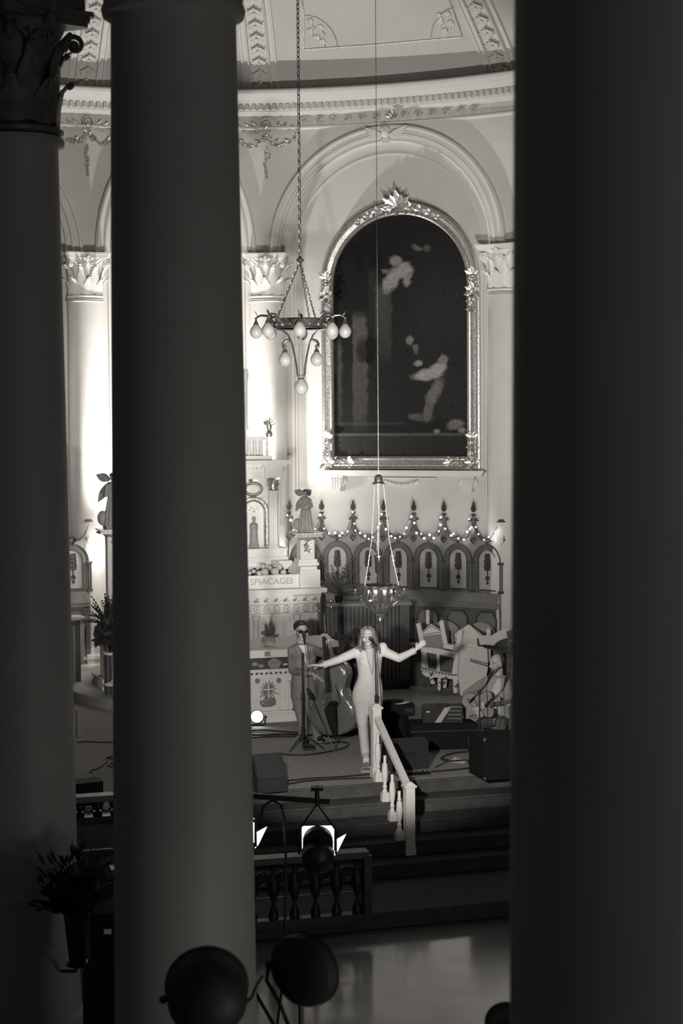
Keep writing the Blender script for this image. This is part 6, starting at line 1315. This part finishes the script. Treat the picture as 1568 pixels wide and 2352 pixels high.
for (px, py, r, h, lab, nm) in ((946, 1699, .033, .19, 'pale drinks bottle with a loop lid left of the black case', 'drinks_bottle'), (1033, 1712, .036, .2, 'tapered pale drinks bottle in front of the black case', 'drinks_bottle')):
    o = atZ(px, py, 0); t = thing(nm, lab, 'bottle', tuple(o)); mb = MB(Matrix.Translation(o)); mb.lathe([(0, 0), (r*.8, 0), (r, .02), (r, h*.65), (r*.75, h*.8), (r*.5, h*.88)], (0, 0, 0), 20); mb.build('bottle', mat('frosted_bottle', .33, .3), t)
    mb = MB(Matrix.Translation(o)); mb.lathe([(r*.55, h*.88), (r*.55, h), (0, h)], (0, 0, 0), 14); mb.tube([(r*.4, 0, h), (r*.4, 0, h+.03), (-r*.4, 0, h+.03), (-r*.4, 0, h)], .004, 5); mb.build('lid', silver_t, t)
# keyboard-like draped stand with paper
o = atZ(912, 1706, 0); t = thing('draped_music_stand', 'black draped box with a white sheet on top right of the singer', 'stand', tuple(o), .1); Mx = WM[t.name]; zt4 = V(930, 1618, o.y).z
mb = MB(Mx); lathe_body(mb, [((-.02, .12, 0), .22, .16, 0), ((-.02, .12, zt4*.5), .19, .15, 0), ((-.02, .12, zt4*.86), .18, .15, 0), ((-.03, .12, zt4+.04), .14, .12, 0)]); mb.bb(-.02, .24, -.02, .24, zt4-.16, zt4); clay('drape', mb, .018, black_c, t, 3)
mb = MB(Mx); mb.bb(.10, .22, -.03, -.015, zt4-.13, zt4-.05); mb.build('control_panel', black_g, t)
pp = V(921, 1612, o.y+.05); mb = MB(); vs = [V(900, 1609, o.y+.15), V(908, 1619, o.y-.02), V(925, 1621, o.y-.02), V(942, 1617, o.y+.02), V(925, 1612, o.y+.18)]; vs = [Vector((p.x, p.y, zt4+.012+.02*(i in (0, 3)))) for i, p in enumerate(vs)]; mb.add(vs+[p-Vector((0, 0, .004)) for p in vs], [(0, 1, 2, 3, 4), (9, 8, 7, 6, 5)]+[(i, i+5, (i+1) % 5+5, (i+1) % 5) for i in range(5)]); tag_single(mb, 'paper_sheet', paper, 'white paper sheet lying on the black draped box', 'paper')
# pedalboards
def pedals(o, yaw, w, d, lab, n=5):
    t = thing('pedalboard', lab, 'effects pedals', tuple(o), yaw); Mx = WM[t.name]; mb = MB(Mx); mb.bb(-w/2, w/2, 0, d, .0, .025); mb.bb(-w/2, w/2, -.008, 0, 0, .03); mb.build('board', steel if n > 5 else black, t)
    for k in range(n):
        x = -w/2+w*(k+.5)/n; mb = MB(Mx); mb.bb(x-w/n*.4, x+w/n*.4, .02, d*.8, .025, .06); pe = mb.build('pedal', black_g, t); mb = MB(Mx); mb.cyl((x, d*.25, .06), (x, d*.25, .075), .010, n=8); mb.cyl((x-.015, d*.6, .06), (x-.015, d*.6, .075), .007, n=8); sub(mb, 'switch', steel, pe)
o = atZ(952, 1786, 0); pedals(o, math.radians(16), .40, .12, 'row of effects pedals at the stage edge right of the stair railing', 6)
o = atZ(712, 1724, 0); pedals(o, .2, .15, .12, 'two small metal effects boxes at the foot of the bassist\'s microphone stand', 2)
# papers on the floor
for (pts, lab) in (([(1043, 1737), (1063, 1745), (1055, 1749), (1037, 1745)], 'small white card on the stage floor inside the cable loop'), ([(1033, 1747), (1072, 1747), (1066, 1753), (1036, 1750)], 'white sheet on the stage floor beneath the small card')):
    mb = MB(); vs = [atZ(px, py, .004) for px, py in pts]; mb.add(vs+[p-Vector((0, 0, .003)) for p in vs], [(0, 1, 2, 3), (7, 6, 5, 4), (0, 4, 5, 1), (1, 5, 6, 2), (2, 6, 7, 3), (3, 7, 4, 0)]); tag_single(mb, 'paper_card', paper, lab, 'paper')
# floor spotlight facing the camera
o = V(590, 1646, 24.2); t = thing('floor_spotlight', 'small round stage light shining at the camera beside the front altar base', 'stage light', (o.x, o.y, 0)); mb = MB(); R_ = .085
dr = (CP-o).normalized(); R3 = dr.to_track_quat('Z', 'Y').to_matrix(); mb.lathe([(0, -.16), (.06, -.15), (.085, -.08), (.09, .0), (.095, .01), (.085, .012)], o, 24, R=R3); mb.build('housing', black, t)
mb = MB(); mb.lathe([(.0, .022), (.082, .016), (.082, .013), (0, .013)], o, 28, R=R3); mb.build('lens', lamp_on, t)
mb = MB(); mb.tube([o+Vector((-.11, 0, 0)), o+Vector((-.11, 0, -.12)), Vector((o.x-.08, o.y, .01)), Vector((o.x+.08, o.y, .01)), o+Vector((.11, 0, -.12)), o+Vector((.11, 0, 0))], .010, 6); mb.ell(o+Vector((.115, 0, 0)), .02); mb.build('yoke', black, t)
# ------------------------------------------------------------------ cables
def cable(pts, lab, r=.010, z=0., m_=black, n=6):
    P = [atZ(px, py, z+.012) for px, py in pts]; Q = []
    for i in range(len(P)-1):
        p0, p1, p2, p3 = P[max(i-1, 0)], P[i], P[i+1], P[min(i+2, len(P)-1)]
        for j in range(n): s_ = j/n; Q.append(.5*((2*p1)+(p2-p0)*s_+(2*p0-5*p1+4*p2-p3)*s_*s_+(3*p1-p0-3*p2+p3)*s_**3))
    Q.append(P[-1]); mb = MB(); mb.tube(Q, r, 6); tag_single(mb, 'cable', m_, lab, 'cable', 'cables lying on the stage floor')
cable([(560, 1795), (612, 1800), (660, 1793), (720, 1787), (780, 1784), (850, 1778)], 'long black cable running along the stage edge to the singer')
cable([(560, 1802), (640, 1803), (700, 1794), (770, 1789), (850, 1786)], 'second black cable beside the one along the stage edge')
cable([(640, 1731), (680, 1734), (720, 1732), (745, 1728), (790, 1718), (800, 1708), (780, 1704), (745, 1708)], 'black cable curling round the bassist\'s microphone stand')
cable([(560, 1679), (600, 1676), (650, 1680), (690, 1682)], 'black cable behind the bassist, furthest of the bundle')
cable([(560, 1687), (610, 1688), (660, 1686), (700, 1688), (760, 1690), (820, 1686)], 'black cable in the middle of the bundle by the front altar', .016)
cable([(560, 1694), (620, 1692), (680, 1691)], 'black cable nearest of the bundle by the front altar', .012)
cable([(1100, 1752), (1070, 1746), (1030, 1748), (1013, 1741), (1040, 1730), (1080, 1727), (1100, 1738)], 'looped black cable at the guitarist\'s microphone stand')
cable([(990, 1772), (1040, 1768), (1090, 1763), (1120, 1764), (1160, 1768)], 'black cable running right from the pedals by the stage edge')
cable([(1000, 1762), (1030, 1746), (1010, 1742)], 'short cable end between the monitor wedge and the looped cable', .006)
cable([(176, 1705), (200, 1703), (240, 1705), (290, 1702)], 'thin cable across the floor between the left nave columns', .008)
for k, (dx, dy) in enumerate(((0, 0), (-6, 4), (5, 7))):
    cable([(280, 1728+dy), (262, 1735+dy), (244, 1741), (262+dx, 1752+dy), (280, 1745+dy), (268+dx, 1738), (248, 1750+dy), (262, 1765-dy)], ('tangled black cable loop between the left nave columns', 'upper coil of the cable tangle between the left columns', 'lower coil of the cable tangle between the left columns')[k], .007)
cable([(244, 1750), (225, 1764), (208, 1770), (215, 1778), (196, 1792), (184, 1788)], 'cable trailing left from the tangle to the floor speaker', .008)
o = atZ(206, 1850, 0); wedge(o, math.radians(25), .32, .3, .28, 'dark monitor speaker just above the low balustrade at left')
o = atZ(176, 1692, 0); mb = MB(Matrix.Translation(o)); mb.lathe([(.05, 0), (.045, .01), (.012, .02), (.012, .34), (.018, .36), (0, .37)], (0, 0, 0), 12); tag_single(mb, 'floor_post', silver_t, 'short thin pale post at the edge of the far left nave column', 'post')
# small hand bell and twig ornament near the newel
o = atZ(842, 1772, 0); mb = MB(Matrix.Translation(o)); mb.tube([(-.07, 0, .01), (-.06, 0, .045), (.04, 0, .045), (.06, 0, .01)], .004, 5)
for k in range(5): a = .5+.5*k; mb.tube([(.05, 0, .03), (.05+.07*math.cos(a), .02, .03+.08*math.sin(a))], .0035, 5)
mb.bb(-.07, .1, -.04, .04, 0, .012); tag_single(mb, 'bent_wire_frame', silver_t, 'small bent wire frame on the floor left of the railing post', 'wire frame')
# ================================================================== NAVE FOREGROUND
# lighting bar with two lamps on a tripod stand behind the near column
YT = 14.0; ps = V(572, 1840, YT); t = thing('lighting_stand', 'black lighting stand with a crossbar rising beside the dark nave column', 'light stand', (ps.x, YT, -.95))
mb = MB(); mb.cyl((ps.x, YT, -.6), (ps.x, YT, ps.z), .022, n=12); mb.build('pole', black, t)
mb = MB(); a, b = V(430, 1817, YT), V(757, 1841, YT); mb.beam(a, b, .03, .045); mb.build('crossbar', black, t)
for k in range(3): a = 1.6+2*math.pi*k/3; mb = MB(); mb.tube([(ps.x, YT, -.3), (ps.x+.45*math.cos(a), YT+.45*math.sin(a), -.93)], .014, 8); mb.build('leg', black, t)
def barlamp(px, py, lab, sheet, r=.13):
    c = V(px, py, YT); t = thing('stage_lamp', lab, 'stage light', tuple(c-Vector((0, 0, r))), 0, 'lamps on the lighting bar')
    d = Vector((-.05, .96, .25)).normalized(); R3 = d.to_track_quat('Z', 'Y').to_matrix(); mb = MB(); mb.lathe([(0, -.16), (.07, -.155), (r, -.10), (r, .02), (r*.95, .06), (r*.9, .06)], c, 28, R=R3); mb.build('housing', black, t)
    x = R3 @ Vector((1, 0, 0)); y = R3 @ Vector((0, 1, 0)); 
    if y.z < 0: y = -y; x = -x
    if x.x < 0: x = -x
    Mx = Matrix((x, y, d)).transposed().to_4x4(); Mx.translation = c
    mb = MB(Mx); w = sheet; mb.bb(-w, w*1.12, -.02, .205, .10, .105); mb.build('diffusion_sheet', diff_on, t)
    mb = MB(Mx); mb.lathe([(0, .03), (w*.92, .03), (w*.94, .05), (w*.94, .095), (0, .095)], (0.005, .088, 0), 28); mb.bb(-w*.92, w*1.0, -.1, .10, .03, .095); mb.tube([(-w, -.02, .098), (-w, .21, .098), (w*1.12, .21, .098), (w*1.12, -.02, .098)], .006, 6); mb.build('front_frame', black, t)
    mb = MB(Mx); mb.add([(w*1.12, .06, .11), (w*1.12+.10, .07, .2), (w*1.12+.03, -.09, .2), (w*1.12, -.08, .11)], [(0, 1, 2, 3)]); mb.add([(p[0], p[1], p[2]) for p in [(w*1.12, .06, .112), (w*1.12+.10, .07, .202), (w*1.12+.03, -.09, .202), (w*1.12, -.08, .112)]], [(3, 2, 1, 0)]); mb.build('barn_door', diff_on, t)['label'] = 'barn door flap with its lamplight put in as a glow'  # flap glows by itself in place of light from its lamp
    tp_ = V(px, 1806, YT); mb = MB(); mb.tube([c+Vector((-r-.02, 0, 0)), c+Vector((-r-.02, 0, .2)), Vector((c.x, YT, V(px, 1838, YT).z-.03)), c+Vector((r+.02, 0, .2)), c+Vector((r+.02, 0, 0))], .011, 6); mb.cyl((c.x, YT, V(px, 1850, YT).z), (c.x, YT, tp_.z), .020, n=10); mb.bb(c.x-.05, c.x+.05, YT-.05, YT+.05, tp_.z-.03, tp_.z); mb.build('yoke', black, t)
barlamp(729, 1962, 'black stage lamp with glowing edges hanging from the right end of the crossbar', .128); barlamp(545, 1945, 'second stage lamp on the crossbar, mostly hidden by the near nave column', .128)
mb = MB(); P = [V(598, 1880, YT), V(606, 1850, YT), V(625, 1838, YT), V(645, 1848, YT), V(653, 1880, YT), V(656, 1960, YT), V(655, 2100, YT), V(650, 2250, YT), V(630, 2400, YT)]; mb.tube(P, .011, 8); tag_single(mb, 'hanging_cable', black, 'thick black cable looping down from the crossbar left of the lamp', 'cable')
# second bar, nearer, with three big round lamps
YN = 8.0
zb8 = 1.30; t = thing('lighting_stand', 'low lighting bar carrying the big round lamps at the bottom of the picture', 'light stand', (V(560, 2352, YN).x, YN, -.95))
mb = MB(); mb.beam((V(470, 2352, YN).x-.1, YN, zb8), (V(1175, 2352, YN).x+.05, YN, zb8), .03, .045); mb.build('crossbar', black, t); mb = MB(); x = V(560, 2352, YN).x; mb.cyl((x, YN, -.93), (x, YN, zb8), .022, n=12); mb.build('pole', black, t)
for k in range(3): a = .5+2*math.pi*k/3; mb = MB(); mb.tube([(x, YN, -.2), (x+.5*math.cos(a), YN+.5*math.sin(a), -.93)], .014, 8); mb.build('leg', black, t)
def par(px, py, r, aim, lab, dep=.26, yoke=True):
    c = V(px, py, YN); t = thing('round_stage_lamp', lab, 'stage light', (c.x, c.y, c.z-r), 0, 'round lamps at the bottom of the picture'); d = Vector(aim).normalized(); R3 = d.to_track_quat('Z', 'Y').to_matrix()
    mb = MB(); mb.lathe([(0, -dep*.55), (r*.35, -dep*.53), (r*.75, -dep*.36), (r*.93, -dep*.1), (r*.96, dep*.4), (r, dep*.42), (r, dep*.46), (r*.9, dep*.46)], c, 40, R=R3); mb.build('housing', mat('matt_black_paint', .035, .55), t)
    mb = MB(); mb.lathe([(0, dep*.44), (r*.9, dep*.44), (r*.9, dep*.43), (0, dep*.43)], c, 32, R=R3); mb.build('lens', black_g, t)
    x = R3 @ Vector((1, 0, 0)); x = x if x.x > 0 else -x
    mb = MB()
    if yoke: mb.tube([c-x*(r+.005), c-x*(r+.02)+Vector((0, 0, -.08)), c-x*r*.7+Vector((0, 0, -r*.95)), Vector((c.x, YN, zb8+.05))], .010, 8)
    mb.cyl((c.x, YN, zb8+.05), (c.x, YN, c.z-r*.8), .014, n=8); mb.cyl((c.x, YN, zb8-.03), (c.x, YN, zb8+.08), .018, n=8); mb.ell(c-x*(r+.005), .02); mb.build('yoke', black, t)
par(690, 2231, .182, (.57, .80, .10), 'big round black stage lamp seen from behind, in front of the polished floor', dep=.12)
par(476, 2292, .20, (-.1, 1, .1), 'round-topped black stage lamp in front of the near nave column', dep=.3, yoke=False)
par(1166, 2372, .10, (0, 1, .1), 'small part of a black lamp at the foot of the right nave column', yoke=False)
mb = MB(); mb.tube([V(540, 2312, YN), V(560, 2308, YN), V(578, 2290, YN), V(590, 2262, YN), V(604, 2240, YN)], .008, 6); tag_single(mb, 'lamp_cable', black, 'short cable bridging the two round lamps at the bottom', 'cable')
# flower vase on a bracket at the far left column
YV = 13.9; o = V(179, 2210, YV); t = thing('flower_vase', 'tall black vase of dark wild flowers fixed in front of the far left nave column', 'vase', tuple(o)); s_ = YV/4000; MX = Matrix.Translation(o)
mb = MB(MX); mb.lathe([(0, 0), (19*s_, 0), (21*s_, 8*s_), (31*s_, 110*s_), (34*s_, 126*s_), (30*s_, 126*s_), (0, 60*s_)], (0, 0, 0), 24); mb.build('vase', black, t)
mb = MB(MX); random.seed(11)
for k in range(150):
    a = random.uniform(0, 6.28); e = random.uniform(.15, 1.5); L_ = random.uniform(.25, .72)*(.62 if math.cos(a) < 0 and e < .6 else .9); b = Vector((0, 0, 120*s_)); d = Vector((math.cos(a)*math.cos(e), math.sin(a)*math.cos(e), math.sin(e))); p = b+d*L_
    if k < 60: mb.tube([b, b+d*L_*.5+Vector((0, 0, .03)), p], .003, 4)
    mb.leaf(b+d*L_*.4, (d.x+random.uniform(-.6, .6), d.y, d.z+random.uniform(-.6, .6)), (0, -1, .2), .13, .05, .4, seg=3); mb.leaf(b+d*L_*.75, (d.x+random.uniform(-.8, .8), d.y, d.z), (0, -1, .2), .11, .03, .3, seg=3)
mb.build('stems_and_leaves', foliage, t)
for (px, py, r) in ((175, 1995, .07), (165, 2040, .045), (205, 2080, .06), (225, 2030, .05), (190, 2100, .05), (235, 2075, .04), (180, 2060, .04)):
    c = V(px, py, YV-.12); mb = MB(); 
    for j in range(14): a = j*2.4; q_ = math.sqrt(j/14); mb.leaf(c+Vector((math.cos(a)*q_*r*.5, 0, math.sin(a)*q_*r*.5)), (math.cos(a), -.5, math.sin(a)), (0, -1, 0), r*.8, r*.6, .4, seg=3)
    mb.ell(c, r*.5, n=8, m=5); mb.build('flower_head', foliage2, t)
t = thing('vase_bracket', 'black iron bracket holding the vase off the far left nave column', 'bracket', (o.x-.1, YV+.2, o.z-.05)); mb = MB(); mb.lathe([(0, -.02), (.1, -.02), (.1, 0), (0, 0)], tuple(o), 20); mb.build('plate', black, t); mb = MB(); mb.tube([tuple(o-Vector((0, 0, .02))), (o.x-.05, YV+.2, o.z-.14), (-2.38, 14.36, o.z-.22)], .015, 6); mb.build('arm', black, t)
# loudspeaker stack beside it
YS = 12.9; o0, o1 = V(206, 2100, YS), V(296, 2100, YS); t = thing('loudspeaker_stack', 'tall black loudspeaker cabinet beside the near nave column with a small lit label', 'speaker', ((o0.x+o1.x)/2, YS, -.95))
mb = MB(); mb.bb(o0.x, o1.x, YS, YS+.35, V(206, 2232, YS).z, o0.z); mb.build('upper_cabinet', black_c, t); mb = MB(); mb.bb(V(191, 2300, YS).x, o1.x, YS-.02, YS+.4, -.95, V(206, 2232, YS).z); mb.build('lower_cabinet', black_c, t)
a, b = V(239, 2134, YS), V(256, 2145, YS); mb = MB(); mb.bb(a.x, b.x, YS-.006, YS, b.z, a.z); mb.build('label_plate', paper, t)
# pews behind, glimpsed in the left gap
YP = 17.2; t = thing('wooden_pew', 'dark wooden pew glimpsed below the low balustrade at left', 'pew', (V(235, 1960, YP).x, YP, -.775), .28); Mx = WM[t.name]
mb = MB(Mx); mb.bb(-.5, .5, .2, .24, .0, .75); mb.build('backrest', wood_d, t); mb = MB(Mx); mb.bb(-.5, .5, -.2, .22, .38, .42); mb.build('seat', wood_d, t)
for s_ in (-1, 1): mb = MB(Mx); mb.bb(s_*.5-.02, s_*.5+.02, -.22, .26, 0, .8); mb.build('end_panel', wood_d, t)
mb = MB(Mx); mb.bb(-.42, .42, .19, .2, .5, .68); mb.build('back_panel', dado_m, t)
